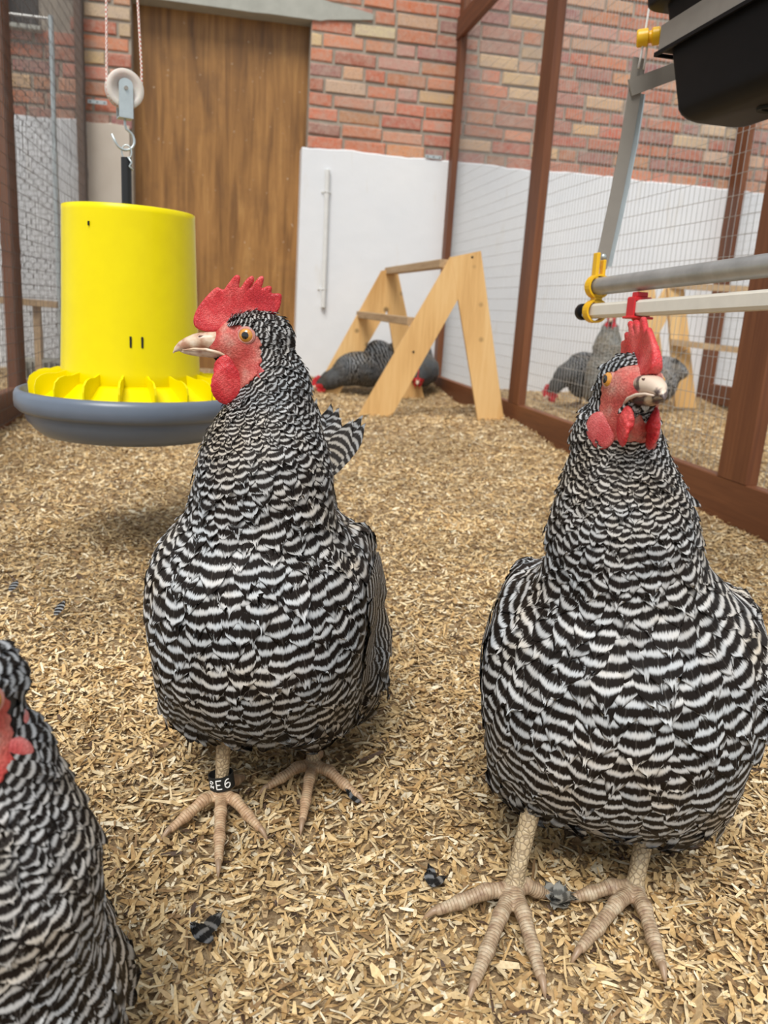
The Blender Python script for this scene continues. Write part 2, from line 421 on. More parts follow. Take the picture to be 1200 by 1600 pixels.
        t.set(Base_Color=col, Roughness=.5); t.bump(h, .6, .0008); return t.m
    M['leg'] = leg('scaly_leg', (.34, .20, .11), (.52, .34, .20), (.58, .44, .28))
    M['leg2'] = leg('dusty_scaly_leg', (.26, .16, .10), (.42, .30, .19), (.58, .48, .34))
    M['claw'] = flat_mat('claw', (.36, .24, .15), .4, noise=.3, nscale=200)
    # place
    M['yellow'] = flat_mat('yellow_plastic', (.86, .72, .0), .30, noise=.06, nscale=30, dark=(.80, .65, .0), Specular_IOR_Level=.25)
    M['yellow2'] = flat_mat('orange_yellow_plastic', (.85, .48, .006), .38, noise=.10, nscale=60)
    M['grey_pan'] = flat_mat('blue_grey_plastic', (.135, .165, .215), .32, noise=.15, nscale=18)
    M['black'] = flat_mat('black_plastic', (.006, .006, .007), .45, noise=.5, nscale=30, Specular_IOR_Level=.12)
    M['black_metal'] = flat_mat('black_tube', (.012, .012, .012), .4)
    M['marker'] = flat_mat('dark_slot', (.01, .01, .008), .8)
    M['zinc'] = flat_mat('zinc_plate', (.62, .68, .68), .42, .75, noise=.2, nscale=50)
    M['steel'] = flat_mat('brushed_steel', (.34, .31, .27), .5, .35, noise=.15, nscale=35)
    M['galv'] = flat_mat('galvanised_steel', (.46, .46, .45), .45, .6, noise=.45, nscale=28, bump=.1)
    M['wire'] = flat_mat('galvanised_wire', (.50, .49, .46), .45, .6, noise=.3, nscale=40)
    M['wire_dull'] = flat_mat('dull_brown_wire', (.15, .135, .125), .55, .4, noise=.3, nscale=40)
    M['nylon'] = flat_mat('milky_nylon', (.66, .60, .54), .4, noise=.08, nscale=60, Subsurface_Weight=.1)
    M['pvc'] = flat_mat('cream_pvc', (.74, .69, .60), .4, noise=.14, nscale=40)
    M['white_pipe'] = flat_mat('white_conduit', (.70, .70, .68), .5, noise=.15, nscale=30)
    M['red'] = flat_mat('red_plastic', (.62, .015, .02), .35, noise=.2, nscale=50)
    t = NT('white_red_rope'); v = t.obj(); w = t.n('ShaderNodeTexChecker', i_Scale=280.0); t.t.links.new(v, w.inputs['Vector'])
    t.set(Base_Color=t.mix(t.math('MULTIPLY', w.outputs['Fac'], .8), (.80, .76, .70), (.55, .10, .05)), Roughness=.8); M['rope'] = t.m
    M['cord'] = flat_mat('white_cord', (.78, .76, .72), .8, noise=.3, nscale=400, bump=.5)
    M['pine'] = wood_mat('planed_pine', (.70, .43, .17), (.80, .55, .26), (.52, .28, .09), 'z', 70, .55, knots=7.0, fine=.35)
    M['pine_bar'] = wood_mat('weathered_pine_bar', (.40, .27, .15), (.52, .38, .23), (.22, .15, .08), 'y', 60, .7, fine=.6)
    M['stain'] = wood_mat('brown_stained_timber', (.135, .043, .014), (.21, .075, .026), (.065, .020, .008), 'z', 60, .55, fine=.45)
    M['stain_y'] = wood_mat('brown_stained_board', (.135, .043, .014), (.21, .075, .026), (.065, .020, .008), 'y', 60, .55, fine=.45)
    M['stain_old'] = wood_mat('weathered_brown_timber', (.13, .068, .040), (.22, .13, .085), (.07, .036, .022), 'z', 60, .7, fine=.5)
    # varnished plywood: long vertical figure
    t = NT('plywood'); v = t.obj()
    g = t.noise(t.scale(v, (26, 26, 1.7)), 1, 5, .6, .9); b = t.noise(t.scale(v, (7, 7, .9)), 1, 3, .5, 1.6); fine = t.noise(t.scale(v, (240, 240, 9)), 1, 3, .6); dirt = t.noise(v, 3.2, 5, .7)
    f = t.math('ADD', t.math('MULTIPLY', g, .55), t.math('ADD', t.math('MULTIPLY', b, .35), t.math('MULTIPLY', fine, .10)))
    c = t.ramp(f, [(.30, (.10, .042, .010)), (.43, (.23, .105, .026)), (.56, (.36, .175, .048)), (.70, (.50, .28, .09))])
    c = t.mix(t.ramp(dirt, [(.50, (0, 0, 0)), (.75, (.55, .55, .55))]), c, (.13, .062, .022))
    sp = t.noise(v, 60, 2, .4); c = t.mix(t.ramp(sp, [(.74, (0, 0, 0)), (.77, (.8, .8, .8))]), c, (.62, .50, .36))
    t.set(Base_Color=c, Roughness=.45); t.bump(fine, .15, .001); M['ply'] = t.m
    # whitewash
    t = NT('white_limewash'); v = t.obj(); a = t.noise(v, 2.2, 5, .6); b = t.noise(v, 26, 5, .6); d = t.noise(t.scale(v, (9, 9, 2)), 1, 4, .6)
    c = t.mix(a, (.66, .69, .73), (.80, .80, .80)); c = t.mix(t.ramp(d, [(.62, (0, 0, 0)), (.78, (.5, .5, .5))]), c, (.62, .56, .46))
    c = t.mix(t.ramp(b, [(.70, (0, 0, 0)), (.74, (.7, .7, .7))]), c, (.45, .42, .38))
    t.set(Base_Color=c, Roughness=.75); t.bump(t.noise(v, 14, 5, .6), .35, .006); M['white'] = t.m
    t = NT('cream_limewash'); v = t.obj(); a = t.noise(v, 5, 5, .6); t.set(Base_Color=t.mix(a, (.50, .42, .34), (.66, .60, .52)), Roughness=.8); t.bump(t.noise(v, 14, 5, .6), .3, .005); M['cream'] = t.m
    t = NT('brick'); v = t.obj(); vc = t.n('ShaderNodeVertexColor', layer_name='tint').outputs[0]
    n1 = t.noise(v, 38, 6, .7); n2 = t.noise(v, 9, 4, .6); n3 = t.noise(v, 160, 4, .7)
    c = t.mix(t.ramp(n1, [(.35, (.0, .0, .0)), (.75, (.75, .75, .75))]), vc, (.52, .38, .30)); c = t.mix(t.ramp(n2, [(.50, (0, 0, 0)), (.72, (.55, .55, .55))]), c, (.42, .33, .27))
    c = t.mix(t.ramp(n3, [(.30, (.6, .6, .6)), (.46, (0, 0, 0))]), c, (.10, .05, .035))
    t.set(Base_Color=c, Roughness=.85); t.bump(n1, .5, .004); M['brick'] = t.m
    M['mortar'] = flat_mat('lime_mortar', (.36, .31, .25), .9, noise=.4, nscale=30, bump=.6)
    M['concrete'] = flat_mat('rough_concrete', (.42, .42, .37), .9, noise=.3, nscale=14, bump=.5)
    M['dark'] = flat_mat('dark_opening', (.025, .022, .02), .8, noise=.5, nscale=20)
    M['terracotta'] = flat_mat('terracotta', (.22, .12, .08), .85, noise=.4, nscale=20, bump=.4)
    # bedding
    t = NT('packed_shavings'); v = t.obj(); a = t.noise(v, 260, 5, .75); b = t.noise(v, 70, 4, .7); d = t.noise(v, 5, 4, .6)
    f = t.math('ADD', t.math('MULTIPLY', a, .6), t.math('MULTIPLY', b, .4))
    c = t.ramp(f, [(.33, (.13, .075, .035)), (.46, (.34, .225, .115)), (.60, (.56, .41, .235)), (.74, (.72, .57, .36))])
    c = t.mix(t.ramp(d, [(.50, (0, 0, 0)), (.72, (.30, .30, .30))]), c, (.23, .15, .08))
    t.set(Base_Color=c, Roughness=.85); t.bump(f, .9, .008); M['bed'] = t.m
    t = NT('wood_shaving'); vc = t.n('ShaderNodeVertexColor', layer_name='tint').outputs[0]; v = t.obj(); n = t.noise(v, 300, 3, .6)
    t.set(Base_Color=t.mix(1.0, vc, t.ramp(n, [(.3, (.72, .70, .66)), (.65, (1, 1, 1))]), 'MULTIPLY'), Roughness=.7); M['chip'] = t.m
    M['white_print'] = flat_mat('white_print', (.85, .85, .82), .6)
mats()
# ------------------------------------------------------------------ setting
WY, FX, LX = 4.75, 1.235, -.71
def _hash2(ix, iy):
    n = np.sin(ix * 127.1 + iy * 311.7) * 43758.5453; return n - np.floor(n)
def vnoise(x, y):
    ix, iy = np.floor(x), np.floor(y); fx, fy = x - ix, y - iy; fx = fx * fx * (3 - 2 * fx); fy = fy * fy * (3 - 2 * fy)
    a = _hash2(ix, iy); b = _hash2(ix + 1, iy); c = _hash2(ix, iy + 1); d = _hash2(ix + 1, iy + 1)
    return (a * (1 - fx) + b * fx) * (1 - fy) + (c * (1 - fx) + d * fx) * fy
def ground(x, y):
    z = .011 * (vnoise(x * 3.1, y * 3.1) - .5) + .006 * (vnoise(x * 9 + 5, y * 9) - .5)
    far = np.clip((y - 1.4) / 2, 0, 1)
    z = z + far * (.05 * (vnoise(x * 2.2 + 3, y * 2.2) - .45) + .012 * (vnoise(x * 7, y * 7 + 9) - .5))
    z = z + .05 * np.clip((y - 4.1) / .6, 0, 1)**2
    z = z + .025 * np.exp(-((x - FX) / .12)**2) * np.clip((y - 2.6) / .8, 0, 1)
    return z - .004
def build_setting():
    # floor of packed shavings
    xs = np.concatenate([np.arange(-2.6, 4.6, .05)]); ys = np.arange(-.9, 4.95, .05)
    X, Y = np.meshgrid(xs, ys, indexing='ij'); Z = ground(X, Y); n, m = X.shape
    I = np.arange(n * m).reshape(n, m)
    q = np.stack([I[:-1, :-1], I[1:, :-1], I[1:, 1:], I[:-1, 1:]], -1).reshape(-1, 4)
    tag(np_mesh('floor', np.stack([X, Y, Z], -1).reshape(-1, 3), q, M['bed']), kind='structure')
    # loose shavings on top, one countless heap
    rng = np.random.default_rng(11); P = []
    for y0, y1, x0, x1, dens, sc in ((.22, 1.0, -.55, 1.15, 64000, 1.0), (1.0, 1.7, -.85, 1.6, 40000, 1.05), (1.7, 2.8, -1.1, 2.2, 17000, 1.25), (2.8, 4.71, -1.6, 3.4, 7000, 1.55)):
        k = int(dens * (y1 - y0) * (x1 - x0)); P.append(np.stack([rng.uniform(x0, x1, k), rng.uniform(y0, y1, k), np.full(k, sc)], 1))
    P = np.concatenate(P)
    c = (np.stack([P[:, 0], P[:, 1], np.zeros(len(P))], 1) - V(0, 0, CAM_H)) @ RCAM
    px = 600 + 1250 * c[:, 0] / c[:, 2]; py = 800 + 1250 * c[:, 1] / c[:, 2]
    P = P[(c[:, 2] > 0) & (px > -500) & (px < 1800) & (py < 2050)]; n = len(P)
    base = np.stack([P[:, 0], P[:, 1], ground(P[:, 0], P[:, 1]) + rng.uniform(.0, .007, n)**1.0 * P[:, 2]], 1)
    L = rng.lognormal(math.log(.0052), .45, n) * P[:, 2]; W = rng.lognormal(math.log(.00165), .38, n) * P[:, 2]; W = np.minimum(W, L * .7)
    yaw = rng.uniform(0, 2 * np.pi, n); tilt = rng.normal(0, .28, n); roll = rng.normal(0, .40, n)
    d = np.stack([np.cos(yaw) * np.cos(tilt), np.sin(yaw) * np.cos(tilt), np.sin(tilt)], 1)
    s0 = np.stack([-np.sin(yaw), np.cos(yaw), np.zeros(n)], 1); nn = np.cross(d, s0)
    s = s0 * np.cos(roll)[:, None] + nn * np.sin(roll)[:, None]; nn = np.cross(d, s)
    vs = []; curl = rng.normal(0, .25, n) * L
    for i, (t, wl, wr) in enumerate(((-1, .55, .7), (0, 1, 1), (1, .6, .35))):
        o = base + d * (t * L)[:, None] + nn * (curl * (t * t))[:, None]
        a = rng.uniform(.6, 1.1, n) * wl; b = rng.uniform(.6, 1.1, n) * wr; sh = rng.normal(0, .25, n) * W * abs(t)
        vs.append(o + s * (W * a + sh)[:, None] + d * (rng.normal(0, .15, n) * L * abs(t))[:, None]); vs.append(o - s * (W * b - sh)[:, None])
    v = np.stack(vs, 1); v[:, :, 2] = np.maximum(v[:, :, 2], base[:, None, 2] - .004); v = v.reshape(-1, 3)
    b6 = (np.arange(n) * 6)[:, None]; q = np.concatenate([b6 + [0, 1, 3, 2], b6 + [2, 3, 5, 4]])
    pal = np.array([(.74, .54, .28), (.62, .42, .19), (.82, .66, .41), (.48, .30, .125), (.30, .18, .08), (.88, .77, .56), (.09, .05, .03), (.54, .38, .20)])
    ci = rng.choice(8, n, p=[.27, .20, .17, .12, .08, .07, .02, .07]); patch = .82 + .36 * vnoise(P[:, 0] * 6, P[:, 1] * 6)
    col = pal[ci] * (rng.uniform(.82, 1.14, n) * patch)[:, None]
    tag(np_mesh('wood_shavings', v, q, M['chip'], None, False, cols={'tint': np.repeat(np.clip(col, 0, 1), 6, 0)}), 'pale tan wood shavings scattered thick over the whole pen floor', 'wood shavings', kind='stuff')
    # back wall: mortar bed, bricks, whitewashed lower part, plywood recess
    w = MB()
    dx0, dx1, dz1 = -.485, .435, 1.935
    def slab(x0, x1, z0, z1, y=WY, t=.25): w.box(((x0 + x1) / 2, y + t / 2, (z0 + z1) / 2), (x1 - x0, t, z1 - z0))
    slab(-3, dx0, -.1, 3.4); slab(dx1, 5.2, -.1, 3.4); slab(dx0, dx1, dz1, 3.4)
    nm = len(w.q) * 6
    bv, bq, bc = [], [], []; rb = random.Random(5)
    reds = [(.52, .155, .075), (.58, .20, .10), (.44, .13, .075), (.60, .26, .15), (.40, .16, .12), (.33, .13, .11), (.55, .30, .20), (.50, .18, .09)]
    pale = [(.64, .44, .25), (.66, .48, .31), (.60, .38, .21)]
    row = 0; z = 1.305
    while z < 2.95:
        x = -2.6 + rb.uniform(-.1, .1); 
        while x < 5.0:
            bl = rb.choice([.222, .222, .105, .222, .16]) * rb.uniform(.96, 1.03); x1 = x + bl; y0 = WY - rb.uniform(.004, .012)
            skip = (x1 > dx0 and x < dx1 and z < dz1 + .10)
            xa, xb = x, x1
            if skip:
                if x < dx0 and dx0 - x > .05: xb = dx0 - .002; skip = False
                elif x1 > dx1 and x1 - dx1 > .05: xa = dx1 + .002; skip = False
            if x < -.74 and z > 1.70 and x > -1.5: skip = z > 1.70 and x1 > -1.42 and x < -.93
            if not skip:
                za = z + rb.uniform(-.002, .002); zb = za + .057 + rb.uniform(-.003, .003); c = rb.choice(pale) if rb.random() < .13 else rb.choice(reds)
                k = len(bv) ; e = .004
                j = [rb.uniform(-.0035, .0035) for _ in range(8)]
                bv += [(xa, WY + .01, za), (xb, WY + .01, za), (xb, WY + .01, zb), (xa, WY + .01, zb), (xa, y0 + e, za + j[0]), (xb, y0 + e, za + j[1]), (xb, y0 + e, zb + j[2]), (xa, y0 + e, zb + j[3]),
                       (xa + e, y0, za + e + j[4]), (xb - e, y0, za + e + j[5]), (xb - e, y0, zb - e + j[6]), (xa + e, y0, zb - e + j[7])]
                for r in (0, 4):
                    for a in range(4): b = (a + 1) % 4; bq.append([k + r + a, k + r + b, k + r + 4 + b, k + r + 4 + a])
                bq.append([k + 8, k + 9, k + 10, k + 11]); bc += [tuple(q_ * rb.uniform(.85, 1.1) for q_ in c)] * 12
            x = x1 + rb.uniform(.009, .018)
        z += .0725; row += 1
    wall = np.concatenate(w.v); wq = np.concatenate(w.q)
    # limewashed render with ragged upper edge
    rv, rq = [], []; mi = [0] * len(wq) + [1] * len(bq)
    def render_panel(x0, x1, ztop, th=.016, side=None, matidx=2, wob=.006):
        nonlocal rv, rq
        xs_ = np.arange(x0, x1 + .001, .018); xs_[-1] = x1; k = len(rv); nn_ = len(xs_)
        for i, xx in enumerate(xs_):
            top = ztop + wob * (vnoise(np.array(xx * 22.), np.array(3.3 + ztop)) - .5) * 2 + .012 * (vnoise(np.array(xx * 3.), np.array(1.)) - .5)
            for (yy, zz) in ((WY - th, -.1), (WY - th, 1.0), (WY - th, top - .006), (WY - th + .006, top), (WY + .004, top + .001)): rv.append((xx, yy, float(zz)))
        for i in range(nn_ - 1):
            for a in range(4): rq.append([k + i * 5 + a, k + (i + 1) * 5 + a, k + (i + 1) * 5 + a + 1, k + i * 5 + a + 1]); mi.append(matidx)
        for i in (0, nn_ - 1):
            b = len(rv); rv.extend([(xs_[i], WY - th, -.1), (xs_[i], WY + .16, -.1), (xs_[i], WY + .16, ztop - .004), (xs_[i], WY - th, ztop - .004)]); rq.append([b, b + 1, b + 2, b + 3]); mi.append(matidx)
    render_panel(.405, 5.1, 1.305, .02)
    render_panel(-2.6, -.88, 1.315, .012); render_panel(-.88, -.735, 1.315, .03)
    render_panel(-.735, -.50, 1.318, .014, matidx=3)
    nb = len(wall); n2 = nb + len(bv)
    allv = np.concatenate([wall, np.array(bv), np.array(rv)]); allq = np.concatenate([wq, np.array(bq) + nb, np.array(rq) + n2])
    cols = np.concatenate([np.full((nb, 3), .4), np.array(bc), np.full((len(rv), 3), .7)])
    tag(np_mesh('wall_back', allv, allq, [M['mortar'], M['brick'], M['white'], M['cream']], None, False, cols={'tint': np.clip(cols, 0, 1)}, mati=mi), kind='structure')
    # plywood sheet closing the doorway
    d = MB(); d.box(((dx0 + dx1) / 2, WY + .115, .95), (dx1 - dx0 + .1, .022, 2.1)); tag(d.build('door_1', M['ply']), kind='structure')
    # concrete lintel, rough cast
    l = MB(); xs_ = np.linspace(-.60, .76, 40); kv = []
    for xx in xs_:
        wv = float(vnoise(np.array(xx * 9), np.array(.5))); t_ = 2.045 - .06 * max(0, xx - .3) / .46 + .012 * wv; b_ = 1.925 + .004 * wv if xx < .5 else 1.935 + (xx - .5) * .12
        kv += [(xx, WY - .012 - .006 * wv, b_), (xx, WY - .014 - .006 * wv, t_), (xx, WY + .12, t_), (xx, WY + .12, b_)]
    kq = [[i * 4 + a, (i + 1) * 4 + a, (i + 1) * 4 + (a + 1) % 4, i * 4 + (a + 1) % 4] for i in range(39) for a in range(4)] + [[0, 1, 2, 3], [156, 157, 158, 159]]
    l.add(kv, kq); tag(l.build('trim_1', M['concrete']), kind='structure')
    # dark vent high in the wall behind the left pen, and its sill
    v_ = MB(); v_.box((-1.19, WY - .002, 2.0), (.52, .02, .58)); o = v_.build('window_1', M['dark']); tag(o, kind='structure')
    v_ = MB(); v_.box((-1.19, WY - .03, 1.715), (.56, .06, .022), bev=.004); tag(v_.build('trim_2', M['concrete']), kind='structure')
    # conduit stub fixed to the whitewash
    c = thing('conduit_pipe', 'white plastic conduit pipe running up the whitewashed wall right of the plywood', 'pipe', (.548, WY - .034, .46))
    t = MB(); t.tube([(.007, 0, 0), (.005, 0, .3), (0, 0, .735)], .014, 16); auto_smooth(t.build('pipe', M['white_pipe'], c))
    for zz in (.1, .62):
        b = MB(); b.tube([(.02 * math.cos(a), -.0165 * math.sin(a) + .002, zz) for a in np.linspace(0, math.pi, 9)], .0022, 6); b.box((.022, .012, zz), (.012, .006, .01)); b.box((-.022, .012, zz), (.012, .006, .01)); b.build('clip', M['white_pipe'], c)
    # drilled metal straps tying the fences to the wall
    for x, z, ln, lab in ((-.655, 1.413, .095, 'small drilled zinc strap on the brick left of the pulley'), (1.145, 1.318, .095, 'small zinc strap joining the brick wall to the right fence post')):
        s_ = MB(); s_.box((0, 0, 0), (ln, .003, .019), bev=.001)
        o = s_.build('metal_strap', M['zinc']); o.location = (x, WY - .024, z); tag(o, lab, 'strap')
        for k in (-.035, .0, .035):
            h = MB(); h.lathe([(0, .0032), (.0035, .003), (.004, 0)], (k, 0, 0), 10, rotm(0, 0, 90)); h.build('screw', M['marker'], o)
build_setting()
# ------------------------------------------------------------------ fences
def mesh_panel(name, x, y0, y1, z0, z1, dy, dz, r, mat, parent, wob=.002, seed=1, far=False):
    """welded wire: upright and level wires with the kinks of real rolls"""
    rg = random.Random(seed); b = MB()
    nz = int((z1 - z0) / dz); n = 3 if far else 4
    yy = y0
    kz = [z0 + (z1 - z0) * t for t in (.27, .52, .76)]
    while yy < y1:
        pts = []
        zz = z0
        while zz < z1:
            k = sum(math.exp(-((zz - q) / .022)**2) for q in kz) * wob * 2.2
            pts.append((x + rg.uniform(-1, 1) * wob * .25 + k * .5, yy + rg.uniform(-1, 1) * wob * .3 + k, zz)); zz += .045 if not far else .2
        pts.append((x, yy, z1)); b.tube(pts, r, n, False); yy += dy
    for i in range(nz + 1):
        zz = z0 + i * dz; pts = []; t = y0; ph = rg.uniform(0, 6)
        while t < y1: pts.append((x + r, t, zz + wob * .8 * math.sin(t * 2.2 + ph))); t += .12
        pts.append((x + r, y1, zz)); b.tube(pts, r * .95, n, False)
    return b.build(name, mat, parent, True, False)
def lf(px, py, z): return (px, py, z)
t = thing('wire_fence', 'brown timber fence with welded wire mesh dividing the pen on the right', 'fence', (FX, 0, 0))
b = MB(); b.beam((.018, .45, .050), (.018, WY - .02, .050), .034, .115, bev=.003); b.build('base_board', M['stain_y'], t)
for y0, y1 in ((4.655, 4.735), (3.255, 3.385), (1.680, 1.800), (.20, .32)):
    p = MB(); p.box((.017, (y0 + y1) / 2, 1.18), (.034, y1 - y0, 2.15), bev=.003); p.build('post', M['stain'], t)
b = MB(); b.beam((.004, .2, 1.955), (.004, WY - .02, 1.975), .030, .115, bev=.003); b.build('top_rail', M['stain_y'], t)
mesh_panel('wire_mesh', .038, .25, 4.72, .04, 2.0, .0262, .0508, .00085, M['wire'], t, seed=3)
t = thing('wire_fence', 'brown fence with two layers of wire mesh behind the yellow feeder', 'fence', (LX, 0, 0))
b = MB(); b.beam((-.022, 1.9, .052), (-.022, WY - .02, .060), .034, .125, bev=.003); b.build('base_board', M['stain_y'], t)
for y0, y1, m in ((4.66, 4.735, 'stain_old'), (3.06, 3.19, 'stain'), (1.9, 2.0, 'stain')):
    p = MB(); p.box((-.022, (y0 + y1) / 2, 1.18), (.034, y1 - y0, 2.15), bev=.003); p.build('post', M[m], t)
mesh_panel('wire_mesh', 0, 1.95, 4.72, .02, 2.0, .0262, .0508, .0012, M['wire_dull'], t, seed=5, wob=.004)
t = thing('wire_fence', 'farthest brown fence with fine wire mesh, beyond the right pen', 'fence', (3.0, 0, 0))
b = MB(); b.beam((.018, 3.0, .085), (.018, WY - .02, .085), .034, .12, bev=.003); b.build('base_board', M['stain_y'], t)
for y0, y1 in ((4.60, 4.73), (3.1, 3.2)):
    p = MB(); p.box((.017, (y0 + y1) / 2, 1.18), (.034, y1 - y0, 2.15), bev=.003); p.build('post', M['stain'], t)
mesh_panel('wire_mesh', .038, 3.0, 4.72, .08, 2.0, .0262, .0508, .0010, M['wire'], t, seed=8, far=True)
# chicken wire screen and galvanised pole in the left pen
t = thing('chicken_wire_screen', 'hexagonal chicken wire stretched from a galvanised pole in the left pen', 'screen', (-.815, 4.42, 0))
p = MB(); p.tube([(0, 0, -.02), (0, 0, .9), (.004, 0, 1.70)], .013, 12); auto_smooth(p.build('pole', M['zinc'], t))
p = MB(); p.tube([(0, .012, 1.69), (-.7, .012, 1.69)], .006, 8); p.build('top_wire', M['galv'], t)
h = MB(); cw, ch = .040, .052; rg = random.Random(2)
for i in range(34):
    pts = []; x0 = -.012 - i * cw / 2; s = 1 if i % 2 else -1; j = 0
    while .08 + j * ch * .5 < 1.69:
        zz = .08 + j * ch * .5; side = (1 if (j // 1) % 2 == 0 else -1) * s
        for dz in (-.010, .010): pts.append((x0 + side * cw * .24 + rg.uniform(-.002, .002), rg.uniform(-.004, .004), zz + dz))
        j += 1
    h.tube(pts, .0014, 3, False)
h.build('chicken_wire', M['wire_dull'], t, True, False)
t = thing('perch_rail', 'brown wooden perch rail crossing the pen behind the left fence', 'perch', (-1.3, 4.25, 0))
b = MB(); b.beam((-.6, .0, .425), (.505, 0, .392), .03, .032, bev=.002); b.build('bar', M['pine_bar'], t)
for x in (-.5, .40):
    b = MB(); b.box((x, .05, .19), (.03, .05, .41)); b.build('leg', M['pine_bar'], t)
t = thing('hollow_brick', 'perforated hollow brick on the floor behind the left fence', 'brick', (-.90, 4.35, 0), .1)
b = MB(); z0 = .035
b.box((0, .04, z0 + .035), (.2, .02, .11)); b.box((0, -.04, z0 + .082), (.2, .06, .016)); b.box((0, -.04, z0 - .012), (.2, .06, .016))
for k in range(8): b.box((-.096 + k * .0274, -.04, z0 + .035), (.008, .06, .08))
b.build('brick_body', M['concrete'], t)
v, q = surface_net(lambda P: sdf([ell((0, 0, .04), (.055, .045, .045), k=.02), ell((.05, .01, .025), (.05, .04, .03), k=.03)], P), (-.1, -.08, -.02), (.13, .08, .1), .008)
o = np_mesh('clay_lump', v + (RNG.random(v.shape) - .5) * .003, q, M['terracotta']); o.location = (-.79, 4.12, .0); tag(o, 'broken reddish brown clay lump beside the hollow brick', 'rubble')
# ------------------------------------------------------------------ A-frame perches
def a_frame(name, label, near, far, bars):
    t = thing(name, label, 'perch', (0, 0, 0))
    def board(poly, A, U, off, th=.024, nm='leg_board', mat='pine'):
        N = unit(np.cross(U, (0, 0, 1))); p = MB(); p.prism(poly, V(*A) + N * off, U, (0, 0, 1), N, th); return p.build(nm, M[mat], t)
    for fr in (near, far):
        A, U = V(*fr['o']), unit(V(*fr['u']))
        board(fr['right'], A, U, fr.get('front', .012)); board(fr['left'], A, U, .012, .021)
        for (x, z) in fr.get('screws', []):
            s = MB(); N = unit(np.cross(U, (0, 0, 1))); s.lathe([(0, .002), (.004, .0015), (.005, 0)], A + U * x + V(0, 0, z) + N * .0245, 12, np.stack([U, V(0, 0, 1), N], 1))
            s.build('screw', M['marker'], t)
    for a, b_, w, h in bars:
        p = MB(); p.beam(a, b_, w, h, bev=.002); p.build('perch_bar', M['pine_bar'], t)
    return t
# frame coordinates: u across the frame measured from world X when seen square on
near = dict(o=(0, 3.50, 0), u=(1, -.12, 0), right=[(.930, .695), (1.052, .728), (1.233, -.03), (1.118, -.03)], left=[(.555, -.03), (.700, -.03), (.990, .562), (.928, .697)], screws=[(1.018, .700), (.80, .30)])
far = dict(o=(0, 4.35, 0), u=(1, 0, 0), right=[(.808, .665), (.874, .685), (.90, .66), (1.10, -.02), (.97, -.02)], left=[(.465, -.02), (.60, -.02), (.892, .54), (.81, .664)])
a_frame('a_frame_perch', 'light pine A-frame perch standing before the whitewashed wall', near, far,
        [((.90, 3.385, .668), (.855, 4.36, .668), .045, .034), ((.785, 3.41, .425), (.715, 4.36, .435), .045, .034)])
t = thing('a_frame_perch', 'second pine A-frame perch seen through mesh behind the right hen', 'perch')
def qb(poly, y, nm='leg_board', mat='pine'):
    p = MB(); p.prism(poly, (0, y, 0), (1, 0, 0), (0, 0, 1), (0, -1, 0), .024); p.build(nm, M[mat], t)
qb([(2.44, .685), (2.54, .700), (2.735, .02), (2.60, .02)], 4.296); qb([(2.10, .02), (2.24, .02), (2.47, .52), (2.435, .683)], 4.30)
qb([(2.44, .685), (2.54, .700), (2.735, .02), (2.60, .02)], 4.62)
p = MB(); p.beam((2.46, 4.30, .700), (2.92, 4.1, .700), .04, .034); p.build('perch_bar', M['pine_bar'], t)
p = MB(); p.beam((2.50, 4.27, .39), (2.94, 4.1, .365), .04, .034); p.build('perch_bar', M['pine_bar'], t)
